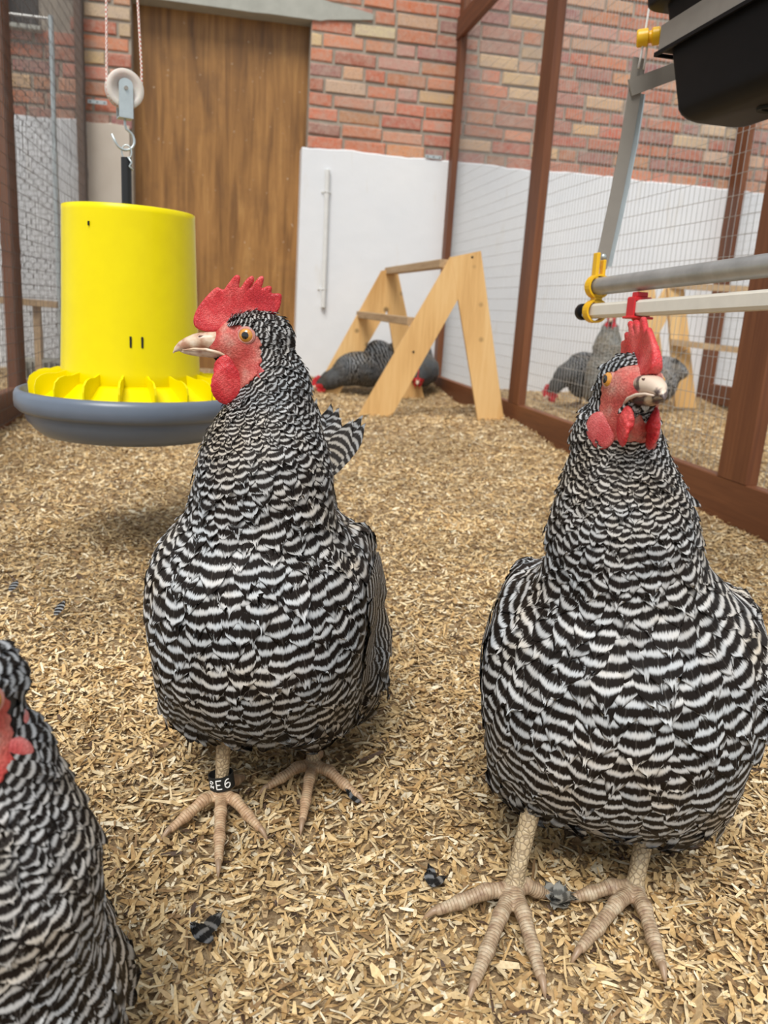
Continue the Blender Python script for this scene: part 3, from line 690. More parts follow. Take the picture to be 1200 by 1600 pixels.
# ------------------------------------------------------------------ hanging feeder
def feeder():
    cx, cy = -.160, 1.50
    t = thing('poultry_feeder', 'yellow tube feeder with blue-grey pan hanging behind the left hen', 'feeder', (cx, cy, .214))
    b = MB(); prof = []
    R_ = .203
    # pan: base dish, step and rolled rim
    for r, z in ((0, .002), (.14, .002), (.160, .006), (.172, .016), (.184, .030), (.187, .040), (.187, .045), (.197, .047), (.203, .053), (.204, .064), (.2035, .074), (.200, .081), (.195, .083), (.191, .080), (.187, .070), (.178, .054), (.160, .044), (.150, .024), (.13, .014), (0, .014)): prof.append((r, z))
    prof = [(r * .955, z) for r, z in prof]; b.lathe(prof, n=96); b.build('feed_pan', M['grey_pan'], t, True)
    # tube, open at both ends, a little wider at the foot
    b = MB(); w = .0022; pr = [(.122, .060), (.118, .12), (.1135, .22), (.1085, .375), (.1085, .384), (.1065, .385), (.1065, .375), (.111, .22), (.1155, .12), (.1195, .060)]
    b.lathe(pr, n=96, closed=True); b.build('tube', M['yellow'], t, True)
    # feed guard: flared collar with upright curved fins
    b = MB(); b.lathe([(.119, .100), (.126, .096), (.150, .080), (.160, .074), (.160, .071), (.148, .076), (.124, .092), (.118, .096)], n=96, closed=True)
    b.lathe([(.156, .058), (.162, .058), (.162, .076), (.156, .076)], n=96, closed=True)
    b.build('feed_guard', M['yellow'], t, True)
    nf = 19
    for k in range(nf):
        a = 2 * math.pi * k / nf + .07; ca, sa = math.cos(a), math.sin(a); f = MB()
        prof2 = [(.116, .060), (.166, .060), (.170, .075), (.171, .092), (.168, .103), (.160, .110), (.150, .113), (.135, .113), (.116, .118)]
        f.prism(prof2, (0, 0, 0), (ca, sa, 0), (0, 0, 1), (-sa, ca, 0), .0032); f.build('fin', M['yellow'], t)
    # slots and marks on the tube front
    for ang, z, hh in ((-84.5, .172, .018), (-75.5, .172, .018), (-118, .352, .007)):
        a = math.radians(ang); s = MB(); r = .1155 if z < .3 else .1105
        s.box((r * math.cos(a), r * math.sin(a), z), (.0022 if hh < .01 else .0034, .004, hh), rotm(ang - 90 + 0, 0, 0), bev=.0006); s.build('slot', M['marker'], t)
    b = MB(); b.tube([(-.004, 0, .14), (-.004, 0, .468)], .0085, 14); auto_smooth(b.build('hanger_rod', M['black_metal'], t))
    b = MB(); b.tube([(-.10, 0, .15), (.10, 0, .15)], .004, 8); b.build('cross_wire', M['black_metal'], t)
    b = MB(); an = np.linspace(0, 2 * math.pi, 14, endpoint=False); b.tube(np.stack([-.003 + .008 * np.cos(an), 0 * an, .477 + .011 * np.sin(an)], 1), .0012, 6, closed=True)
    b.tube([(.0, -.010, .468), (.006, -.011, .460), (.002, -.010, .454), (.008, -.011, .448)], .0016, 6); b.build('hanging_wire', M['zinc'], t, True)
    # pulley above
    z0 = .786
    p = thing('pulley', 'white nylon pulley wheel with zinc bracket and hook above the yellow feeder', 'pulley', (cx - .005, cy, z0)); p.scale = (.9, .9, .9)
    Rx = rotm(18, 0, 90)
    b = MB(); b.lathe([(.006, -.0075), (.022, -.0065), (.024, -.009), (.0325, -.0095), (.0335, -.008), (.029, -.001), (.029, .001), (.0335, .008), (.0325, .0095), (.024, .009), (.022, .0065), (.006, .0075)], n=56, R=Rx, closed=True)
    b.build('wheel', M['nylon'], p, True)
    ydir = Rx @ V(0, 0, 1); xd = Rx @ V(1, 0, 0)
    for s in (-1, 1):
        poly = [(-.0125, -.048), (.0125, -.048), (.0125, .006)] + [(.0125 * math.cos(a), .006 + .0105 * math.sin(a)) for a in np.linspace(.2, math.pi - .2, 9)] + [(-.0125, .006)]
        q = MB(); q.prism(poly, ydir * .0125 * s, xd, (0, 0, 1), ydir, .0016); q.build('bracket_plate', M['zinc'], p)
    q = MB(); q.box(V(0, 0, -.0485), (.025, .0266, .0018), rotm(18)); q.build('bracket_base', M['zinc'], p)
    q = MB(); q.tube([-ydir * .0165, ydir * .0165], .0035, 12); q.build('axle', M['steel'], p)
    q = MB(); a = np.linspace(math.radians(75), math.radians(-195), 22)
    pts = [(0, 0, -.040), (0, 0, -.058), (.002, 0, -.066)] + [(-.001 + .0175 * math.cos(x) * 1.0, 0, -.085 + .0175 * math.sin(x)) for x in np.linspace(math.radians(62), math.radians(-150), 18)] + [(-.024, 0, -.078)]
    pts = np.array(pts); pts = np.stack([pts[:, 0] * xd[0], pts[:, 0] * xd[1], pts[:, 2]], 1)
    q.tube(pts, .0023, 10); q.build('hook', M['zinc'], p, True)
    # rope running round the wheel and up
    q = MB(); arc = [(.031 * math.cos(x), .031 * math.sin(x)) for x in np.linspace(math.pi, 2 * math.pi, 20)]
    pts = [(-.0205, .9), (-.024, .4)] + [(-.030, .06)] + arc + [(.031, .04), (.006, .55), (-.008, .9)]
    pts = np.array([(x * xd[0], x * xd[1], z) for x, z in pts])
    fine = np.concatenate([np.linspace(pts[i], pts[i + 1], 12, endpoint=False) for i in range(len(pts) - 1)] + [pts[-1:]])
    q.tube(fine, .0022, 8); o = q.build('rope', M['rope'], None, True); o.scale = (.9, .9, .9); o.location = (cx - .005, cy, z0); tag(o, 'white and red flecked rope looped around the nylon pulley wheel', 'rope')
feeder()
# ------------------------------------------------------------------ nipple drinker line and header tank
def drinker():
    A = V(.580, 1.262, .4795); D_ = unit(V(.045, -1, .045)); Z = unit(V(0, 0, 1) - D_ * D_[2]); S = np.cross(Z, D_)   # S points towards the left pen side
    t = thing('drinker_line', 'white and grey drinker pipes clipped together above the right hen', 'drinker', tuple(A))
    def P(d, s=0, z=0): return D_ * d + S * s + Z * z
    Rm = np.stack([D_, S, Z], 1); L_ = 1.1
    b = MB(); b.box(P(L_ / 2, 0, 0), (L_, .022, .022), Rm, bev=.004); b.build('square_pipe', M['pvc'], t)
    b = MB(); b.tube([P(-.016), P(-.014), P(.008)], [.010, .0135, .0135], 16); b.build('end_cap', M['black'], t, True)
    b = MB(); b.tube([P(.020, 0, .038), P(L_, 0, .038)], .0135, 24); auto_smooth(b.build('round_pipe', M['galv'], t))
    def clip(d, w=.016):
        c = MB()
        for (z, r) in ((.038, .0158), (0, .0155)):
            an = np.linspace(0, 2 * math.pi, 24, endpoint=False); ring = []
            for x in (-w / 2, w / 2):
                for rr in (r, r + .003): ring.append([P(d + x, rr * math.cos(a), z + rr * math.sin(a)) for a in an])
            v = np.concatenate([np.array(k) for k in ring]); q = []
            for j in range(24):
                k = (j + 1) % 24
                for a, b2 in ((0, 1), (1, 3), (3, 2), (2, 0)): q.append([a * 24 + j, a * 24 + k, b2 * 24 + k, b2 * 24 + j])
            c.add(v, q)
        c.box(P(d, 0, .019), (w, .012, .014), Rm); c.box(P(d, -.006, .064), (w * .9, .006, .05), Rm @ rotm(0, 0, 0), bev=.001)
        c.box(P(d, .006, .062), (w * .8, .005, .034), Rm, bev=.001)
        return c
    clip(.030).build('pipe_clip', M['yellow2'], t, False)
    # red saddle with the steel nipple below
    d = .160; c = MB(); c.box(P(d, 0, .0125), (.021, .027, .006), Rm, bev=.001); c.box(P(d, .0125, 0), (.021, .003, .028), Rm, bev=.001); c.box(P(d, -.0125, 0), (.021, .003, .028), Rm, bev=.001)
    c.box(P(d, 0, .019), (.014, .018, .007), Rm, bev=.001); c.box(P(d, 0, -.0135), (.026, .036, .0035), Rm, bev=.001)
    c.tube([P(d, 0, -.014), P(d, 0, -.020), P(d, 0, -.040)], [.009, .006, .0045], 14); c.build('nipple_saddle', M['red'], t)
    c = MB(); c.tube([P(d - .004, .006, -.014), P(d - .004, .006, -.026)], .0035, 12); c.tube([P(d - .004, .006, -.024), P(d - .004, .006, -.034)], .0016, 8); c.build('nipple', M['steel'], t, True)
    # hanging straps: two plates bowed apart, from the clip up to the tank bracket
    def strap(side, mat='steel'):
        c = MB(); pts = []
        for k in range(13):
            u = k / 12; bow = .010 * math.sin(math.pi * min(1, u * 1.15)) if side > 0 else 0
            pts.append(V(.020 + .022 * u + .004 * math.sin(math.pi * u), .008, .070 + .312 * u))
        v = []; q = []
        hw = .0105
        for p_ in pts:
            nrm = V(0, 1, 0)
            for dy, dx_ in ((-hw, -.0012), (hw, -.0012), (hw, .0012), (-hw, .0012)): v.append(p_ + V(dy, 0, -dy * .08) + V(0, dx_, 0))
        for k in range(12):
            for a in range(4): q.append([k * 4 + a, (k + 1) * 4 + a, (k + 1) * 4 + (a + 1) % 4, k * 4 + (a + 1) % 4])
        q += [[0, 1, 2, 3], [48, 49, 50, 51]]
        c.add(v, q); return c
    a = strap(-1); a.build('hanging_strap', M['steel'], t); 
    a = MB(); a.tube([V(.034, .016, .075), V(.044, .016, .16), V(.053, .016, .26), V(.055, .016, .335)], .0085, 8, flat=.18); a.build('hanging_strap', M['zinc'], t)
    for zz, xx in ((.088, .022), (.345, .040)):
        c = MB(); c.lathe([(0, .004), (.003, .0035), (.0045, .002), (.0045, 0)], (xx, -.0005 + .008, zz), 12, rotm(0, 0, 90)); c.build('bolt', M['zinc'], t, True)
    # cross bracket from the strap behind the tank
    c = MB(); c.beam(V(.030, .004, .338), V(.230, .004, .425), .003, .024, up=(0, 0, 1)); c.build('cross_bracket', M['steel'], t)
    # cord and yellow toggle
    cd = MB(); cd.tube([(.038, .0, .365), (.039, -.002, .385), (.041, -.002, .42), (.050, .0, .60)], .0018, 8); cd.tube([(.047, .0, .365), (.048, 0, .39), (.0475, 0, .41)], .0016, 8)
    o = cd.build('cord', M['cord'], None, True); o.location = tuple(A + V(0, 0, 0)); tag(o, 'thin white cord hanging beside the black tank through a yellow toggle', 'cord')
    k = MB(); k.lathe([(0, -.017), (.0105, -.017), (.0125, -.015), (.0125, -.001), (.0085, .001), (.0085, .004), (.0125, .006), (.0125, .015), (.011, .017), (0, .017)], (0, 0, 0), 28, np.stack([unit(V(0, .2, 1)), unit(np.cross(unit(V(.9, -.42, .12)), V(0, .2, 1))), unit(V(.9, -.42, .12))], 1))
    o = auto_smooth(k.build('cord_toggle', M['yellow2'], None), 30); o.location = tuple(A + V(.046, -.004, .408)); tag(o, 'ribbed orange-yellow round toggle on the cord beside the black tank', 'toggle')
    # black header tank
    tk = thing('header_tank', 'black plastic water tank with grey steel band, hanging top right', 'tank', (.596, 1.20, .748))
    def rr_box(x0, x1, y0, y1, z0, z1, rad, taper, nm, mat, seg=7, wall=True, bot=.028):
        """rounded rectangular tub, narrower towards the bottom"""
        def ring(z, ins):
            pts = []
            for (cx_, cy_, a0) in ((x1 - rad - ins, y1 - rad - ins, 0), (x0 + rad + ins, y1 - rad - ins, 90), (x0 + rad + ins, y0 + rad + ins, 180), (x1 - rad - ins, y0 + rad + ins, 270)):
                for k_ in range(seg + 1):
                    a = math.radians(a0 + 90 * k_ / seg); pts.append((cx_ + rad * math.cos(a), cy_ + rad * math.sin(a), z))
            return pts
        rings = [ring(z1, 0)]
        rings.append(ring(z0 + bot, taper * (z1 - z0)))
        for k_ in range(1, 6):
            a = k_ / 5 * math.pi / 2; rings.append(ring(z0 + bot * (1 - math.sin(a)), taper * (z1 - z0) + bot * (1 - math.cos(a))))
        v = np.array(sum(rings, [])); n = 4 * (seg + 1); q = []
        for i in range(len(rings) - 1):
            for j in range(n): q.append([i * n + j, i * n + (j + 1) % n, (i + 1) * n + (j + 1) % n, (i + 1) * n + j])
        m_ = MB(); c = len(v); v = np.concatenate([v, [v[-n:].mean(0)], [v[:n].mean(0)]]); tt = [[c - n + j, c - n + (j + 1) % n, c] for j in range(n)] + [[(j + 1) % n, j, c + 1] for j in range(n)]
        m_.add(v, q, tt); return auto_smooth(m_.build(nm, mat, tk), 50)
    rr_box(0, .19, -.60, .0, 0, .22, .018, .16, 'tub', M['black'], bot=.026)
    rr_box(-.012, .202, -.612, .012, .155, .18, .022, .1, 'rim', M['black'], bot=.004)
    # steel band round the tub
    for z0_, z1_, e, mt, nm in ((.098, .132, -.018, 'steel', 'band'), (.0925, .0975, -.014, 'black', 'ledge')):
        c = MB(); x0, x1, y0, y1 = -e - .004, .194 + e, -.604 - e, .004 + e
        c.box(((x0), (y0 + y1) / 2, (z0_ + z1_) / 2), (.004, y1 - y0, z1_ - z0_)); c.box(((x1), (y0 + y1) / 2, (z0_ + z1_) / 2), (.004, y1 - y0, z1_ - z0_))
        c.box(((x0 + x1) / 2, y1, (z0_ + z1_) / 2), (x1 - x0, .004, z1_ - z0_)); c.box(((x0 + x1) / 2, y0, (z0_ + z1_) / 2), (x1 - x0, .004, z1_ - z0_)); c.build(nm, M[mt], tk)
    c = MB(); c.lathe([(.010, .0), (.010, -.002), (.016, -.003), (.017, 0)], (.10, -.17, -.0), 24); c.build('outlet', M['marker'], tk)
    for x in (.0, .19):
        for y in (-.02, -.55): hg = MB(); hg.tube([(x, y, .17), (x, y, .8)], .002, 6); hg.build('tank_cord', M['cord'], tk, True)
drinker()
# ------------------------------------------------------------------ hens
PITCH_S = [0, .03, .06, .10, .14, .18, .24, .28, .33, .5]
PITCH_V = [.0026, .0030, .0038, .0050, .0080, .0112, .0124, .0110, .0086, .0076]
_S = np.linspace(0, .6, 400); _PH = np.concatenate([[0], np.cumsum(np.diff(_S) / np.interp((_S[1:] + _S[:-1]) / 2, PITCH_S, PITCH_V))])
def sample_surface(v, q, w_of, rng, n_cand, keep):
    a = v[q[:, 0]]; b = v[q[:, 1]]; c = v[q[:, 2]]; d = v[q[:, 3]]
    ar = np.linalg.norm(np.cross(c - a, d - b), axis=1) / 2; cen = (a + b + c + d) / 4
    ok = keep(cen); wt = ar / w_of(cen)**2 * ok; wt /= wt.sum()
    i = rng.choice(len(q), n_cand, p=wt); s, t = rng.random((2, n_cand, 1))
    P = (a[i] * (1 - s) + b[i] * s) * (1 - t) + (d[i] * (1 - s) + c[i] * s) * t
    W = w_of(P); acc = np.empty((n_cand, 3)); ar_ = np.empty(n_cand); m = 0; out = []
    for k in range(n_cand):
        if m:
            dd = np.abs(acc[:m] - P[k]).sum(1) if False else ((acc[:m] - P[k])**2).sum(1)
            if (dd < (W[k] * .5)**2).any(): continue
        acc[m] = P[k]; m += 1; out.append(k)
    return P[out]
PR_V = np.array([0, .12, .30, .50, .68, .82, .93, 1.0]); PR_W = np.array([.35, .62, .88, 1.0, 1.0, .90, .64, .26])
def feathers(name, fn, P, D, W, L, mat, parent, rng, phase, jit, bright, lift=.0035, ncol=7, tipfray=.07, cup=.0012, con=None, thick=0, splay=.12, straight=0):
    """P roots, D flow directions, W half widths, L lengths -> one mesh of overlapping barred feathers lying on fn = 0"""
    n = len(P); N = grad(fn, P, .002); P = P - N * fn(P)[:, None]
    D = D - N * (D * N).sum(1, keepdims=True); D /= np.linalg.norm(D, axis=1, keepdims=True) + 1e-9
    S = np.cross(N, D); an = rng.normal(0, splay, n)[:, None]; D = D * np.cos(an) + S * np.sin(an)
    rows = []; C = P.copy(); Nn = N.copy(); Dn = D.copy(); prev = 0; PH0 = None
    u = np.linspace(-1, 1, ncol); mid = ncol // 2; off0 = rng.uniform(0, .0011, n)
    fr = rng.normal(0, tipfray, (n, ncol)); curl = rng.normal(0, 1, n)
    V_ = np.empty((n, len(PR_V), ncol, 3)); UB = np.empty((n, len(PR_V), ncol, 2))
    rj = rng.normal(0, 1, n) * jit
    for r, (t, w) in enumerate(zip(PR_V, PR_W)):
        C = C + Dn * (L * (t - prev))[:, None]; prev = t
        if r and not straight:
            C = C - Nn * np.maximum(fn(C), 0)[:, None] * .9 + Nn * np.maximum(-fn(C), 0)[:, None]
            if r in (2, 4, 6):
                Nn = grad(fn, C, .002); Dn = Dn - Nn * (Dn * Nn).sum(1, keepdims=True); Dn /= np.linalg.norm(Dn, axis=1, keepdims=True) + 1e-9
        Sn = np.cross(Nn, Dn); h = (off0 + lift * t**1.2 * (1 + .35 * curl * t))
        for c in range(ncol):
            tt = -(u[c]**2) * .13 * t * L + (fr[:, c] * L if t == 1 else fr[:, c] * L * .4 if t > .9 else 0)
            p = C + Sn * (u[c] * W * w)[:, None] + Dn * (tt * np.ones(n))[:, None] 
            if not straight:
                e = fn(p); p = p - Nn * (e * .85)[:, None]
            p = p + Nn * (h - cup * u[c]**2 * t * (W / .012) + .0005)[:, None]
            V_[:, r, c] = p; UB[:, r, c, 0] = u[c]; UB[:, r, c, 1] = phase(C, L * t) + rj
    R_ = len(PR_V); b = (np.arange(n) * R_ * ncol)[:, None]; q = []
    for r in range(R_ - 1):
        for c in range(ncol - 1):
            k = r * ncol + c; q.append(b + [k, k + 1, k + ncol + 1, k + ncol])
    tint = np.stack([bright, rng.random(n), np.ones(n) if con is None else con], 1)
    return np_mesh(name, V_.reshape(-1, 3), np.concatenate(q), mat, parent, True, {'bar': UB.reshape(-1, 2)}, {'tint': np.repeat(tint, R_ * ncol, 0)})
def head_detail(root, hp, HR, s, mats_, comb_lean=0, detail=True, comb_wave=.002, comb_h=1.0, beak_open=0, body_fn=None, blob=1, wat=1.0, lobe=1.0, waty=1.0):
    mm = .001 * s
    def W_(c): return hp + (np.asarray(c, float) * mm) @ HR.T
    def net(nm, fn, lo, hi, h, mat, seg=True):
        v, q = surface_net(lambda P: fn(P), lo, hi, h); 
        return np_mesh(nm, W_(v), q, mat, root, True)
    h = 1.0 if detail else 2.2
    # bare face skin: the head surface, lifted a little, inside an oval round the eye and cheeks
    def local(prims):  # head_prims in local millimetres
        return [('e', V(-8, 0, 0), V(27, 19, 18), rotm(), 6), ('e', V(14, 0, -6), V(19, 12.5, 11), rotm(0, -14), 12), ('e', V(-4, 0, -22), V(20, 15, 23), rotm(0, 15), 12)]
    hl = local(0)
    def face(P):
        d = body_fn(W_(P)) / mm - 1.3 - .35 * np.sin(P[:, 0] * 1.9) * np.sin(P[:, 1] * 2.1 + 1) * np.sin(P[:, 2] * 2.3) * .8
        oval = np.minimum(prim_d(('e', V(12, 0, -3), V(27, 40, 13.5), rotm(0, 8), 0), P), prim_d(('e', V(4, 0, -22), V(16, 40, 24), rotm(0, 24), 0), P)) + 1.3 * np.sin(P[:, 0] * .8) * np.sin(P[:, 2] * .9)
        top = (P[:, 2] - 12) ; d = np.maximum(d, oval); return np.maximum(d, -(sdf(hl, P) + 14))
    net('face_skin', face, (-34, -36, -60), (42, 36, 26), h, mats_['face'])
    # comb: blade with rounded points
    cp = [(215, 405), (210, 350), (238, 280), (290, 212), (335, 165), (372, 132), (392, 128), (412, 142), (428, 150), (448, 120), (470, 92), (498, 56), (522, 38), (543, 46), (549, 66), (538, 104), (534, 136), (548, 128), (575, 86), (600, 58), (625, 42), (645, 50), (643, 82), (618, 118), (606, 140), (622, 122), (656, 74), (682, 46), (706, 40), (716, 58), (706, 96), (692, 130), (712, 122), (742, 106), (768, 112), (770, 138), (758, 160), (788, 160), (832, 158), (842, 176), (832, 240), (815, 284), (782, 312), (745, 320), (706, 300), (680, 296), (650, 310), (620, 340), (560, 350), (500, 370), (430, 410), (380, 440), (330, 445), (260, 432)]
    cp = smooth_poly([((383 - 250 - x / 4.444) * .512, (524 - 420 - z / 4.444) * .512 * (comb_h if z < 300 else 1)) for x, z in cp], 1)
    def comb(P):
        Q = P.copy(); lean = comb_lean * np.clip(P[:, 2] - 16, 0, 60) / 50; wv = comb_wave * 1000 * np.sin(P[:, 0] * .12 + .6) * np.clip((P[:, 2] - 10) / 40, 0, 1)
        y = P[:, 1] - lean * 22 - wv
        d2 = polydist(cp, P[:, [0, 2]]); th = 2.1 + 3.4 * np.clip((30 - P[:, 2]) / 30, 0, 1)**1.5 * blob
        grain = .28 * np.sin(P[:, 0] * 1.3 + P[:, 2] * .5) * np.sin(P[:, 2] * 1.5) if detail else 0
        a = d2 + 1.6; b = np.abs(y) - th + 1.6 + grain
        return np.minimum(np.maximum(a, b), 0) + np.sqrt(np.maximum(a, 0)**2 + np.maximum(b, 0)**2) - 1.6
    net('comb', comb, (-66, -30, -8), (48, 40, 72), 1.1 if detail else 2.4, mats_['comb'])
    # wattles and ear lobes, hung from the jaw
    for sd in (-1, 1):
        wp = [('e', V(19, 10 * sd * waty, -27), V(9, 3.4 * wat, 12 * wat), rotm(0, 10, -12 * sd), 5), ('e', V(16, 13.0 * sd * waty, -41 * wat**.4), V(15 * wat, 2.7 * wat, 16 * wat), rotm(0, 0, -6 * sd), 6)]
        net('wattle', lambda P: sdf(wp, P) + (.25 * np.sin(P[:, 0] * 1.1) * np.sin(P[:, 2] * 1.3) if detail else 0), (-8, -30, -66), (38, 30, -12), h, mats_['comb'])
        lp = [('e', V(-18, 16.0 * sd, -26), V(6.5, 5.0 * lobe, 12 * lobe), rotm(0, 28, 0), 5), ('e', V(-7, 18.5 * sd * lobe**.5, -36), V(11 * lobe, 3.8 * lobe, 13 * lobe), rotm(-38 * sd, 30, 0), 6)]
        net('ear_lobe', lambda P: sdf(lp, P), (-40, -38, -66), (12, 38, -4), h, mats_['lobe'])
    # beak: upper and lower halves lofted along their curves
    def loft(nm, cen, ry, rz, mat, sharp):
        n = 20; v = []; an = np.linspace(0, 2 * np.pi, n, endpoint=False); m = len(cen)
        for (x, z), a, b in zip(cen, ry, rz):
            c, s_ = np.cos(an), np.sin(an); yy = a * np.sign(c) * np.abs(c)**sharp; zz = b * s_
            v.append(np.stack([np.full(n, x), yy, z + zz], 1))
        v = np.concatenate(v + [[(cen[0][0], 0, cen[0][1])], [(cen[-1][0], 0, cen[-1][1])]]); q = [[i * n + j, i * n + (j + 1) % n, (i + 1) * n + (j + 1) % n, (i + 1) * n + j] for i in range(m - 1) for j in range(n)]
        t = [[m * n, (j + 1) % n, j] for j in range(n)] + [[m * n + 1, (m - 1) * n + j, (m - 1) * n + (j + 1) % n] for j in range(n)]
        b = MB(); b.add(W_(v), q, t); return b.build(nm, mat, root, True)
    loft('upper_beak', [(22, -4), (30, -4.0), (37, -4.4), (44, -5.6), (51, -7.6), (56, -9.8), (59.5, -12.4), (61, -15)], [10.5, 9.6, 8.4, 7.0, 5.2, 3.6, 2.0, .6], [7.6, 7.2, 6.8, 6.2, 5.0, 3.8, 2.2, .7], mats_['beak'], .8)
    loft('lower_beak', [(20, -14 - beak_open * .2), (30, -14.2 - beak_open * .4), (38, -14.2 - beak_open * .7), (46, -14 - beak_open), (52, -13.6 - beak_open), (55.5, -13.4 - beak_open)], [9.5, 8.4, 7.0, 5.2, 3.2, .6], [5, 4.4, 3.8, 3.0, 2.0, .5], mats_['beak2'], .9)
    for sd in (-1, 1):
        # gape corner
        b = MB(); b.tube(W_([(16, 11.6 * sd, -17), (24, 11.5 * sd, -13.5), (34, 9.6 * sd, -11.4), (44, 7.0 * sd, -11.2), (53, 4.0 * sd, -12.6)]), [.0009 * s, .0014 * s, .0013 * s, .001 * s, .0006 * s], 8); b.build('beak_edge', mats_['beak'], root, True)
        b = MB(); b.tube(W_([(35, 6.6 * sd, -.6), (38.5, 6.2 * sd, -1.5), (41.5, 5.6 * sd, -2.6)]), [.0008, .0013, .0006], 8); b.build('nostril', M['nostril'], root, True)
        # eye: iris ball, pupil cap, pale lid ring
        ec = V(1, 18.2 * sd, 1); ax = unit(V(.30, sd, .02))
        X = unit(np.cross(V(0, 0, 1), ax)); Rr = np.stack([X, np.cross(ax, X), ax], 1)
        def ringpts(r, o): a = np.linspace(0, 2 * np.pi, 28, endpoint=False); return W_(ec + (np.stack([r * np.cos(a), r * .92 * np.sin(a), np.full(28, o)], 1)) @ Rr.T)
        b = MB(); pr = [(7 * math.sin(a), 7 * math.cos(a)) for a in np.linspace(math.radians(22), math.radians(100), 14)]
        b.lathe(pr, n=28); v = np.concatenate(b.v); b.v = [W_(ec + v @ Rr.T - ax * 2.2)]; e = b.build('iris', M['iris'], root, True)
        b = MB(); pr = [(0.001, 7.12)] + [(7.1 * math.sin(a), 7.1 * math.cos(a)) for a in np.linspace(math.radians(5), math.radians(24.5), 8)]
        b.lathe(pr, n=28); v = np.concatenate(b.v); b.v = [W_(ec + v @ Rr.T - ax * 2.2)]; b.build('pupil', M['pupil'], root, True)
        b = MB(); b.tube(ringpts(6.2, 1.5), .0008 * s, 8, closed=True); b.tube(ringpts(7.0, .8), .0008 * s, 8, closed=True); b.build('eyelid', M['eyelid'], root, True)
def hen_leg(root, hock, joint, toes, mat, s=1.0, toe_curl=1.0, detail=True, band=None):
    hock, joint = V(*hock), V(*joint)
    segs = [(hock, joint + V(0, 0, .004), .0072 * s, .0062 * s, 0), (hock + V(0, 0, .03), hock, .014 * s, .0076 * s, 0)]
    ball = joint; claws = []
    for tp in toes:
        tp = V(*tp); d = tp - ball; L = np.linalg.norm(d[:2]); k1 = ball + d * .38 + V(0, 0, .0055); k2 = ball + d * .72 + V(0, 0, .0022)
        segs += [(ball, k1, .0062 * s, .0052 * s, 1), (k1, k2, .0052 * s, .0047 * s, 1), (k2, tp, .0048 * s, .0036 * s, 1)]; claws.append((k2, tp))
    prims = [cone(a, b, ra, rb, k=.0035) for a, b, ra, rb, _ in segs]
    pts = np.array([x for a, b, *_ in segs for x in (a, b)]); lo, hi = pts.min(0) - .014, pts.max(0) + .014
    def fn(P):
        d = sdf(prims, P)
        return d
    v, q = surface_net(fn, lo, hi, .0013 if detail else .003)
    al = np.zeros(len(v)); best = np.full(len(v), 1e9); toe = np.zeros(len(v)); run = {}
    for i, (a, b, ra, rb, kt) in enumerate(segs):
        e = prim_d(prims[i], v); t = np.clip(((v - a) @ (b - a)) / ((b - a) @ (b - a)), 0, 1); l0 = run.get(tuple(np.round(a, 6)), 0) if i > 1 else 0
        run[tuple(np.round(b, 6))] = l0 + np.linalg.norm(b - a)
        m = e < best; best[m] = e[m]; al[m] = (l0 + t * np.linalg.norm(b - a))[m]; toe[m] = kt
    o = np_mesh('leg', v, q, mat, root, True, {'along': np.stack([toe, al], 1)})
    for k2, tp in claws:
        d = unit(tp - k2); c = MB(); c.tube([tp - d * .002 + V(0, 0, .0005), tp + d * .005 + V(0, 0, .001), tp + d * .010 - V(0, 0, .0015), tp + d * .014 - V(0, 0, .004)], np.array([.0030, .0026, .0017, .0004]) * s, 10)
        c.build('claw', M['claw'], o, True)
    return o
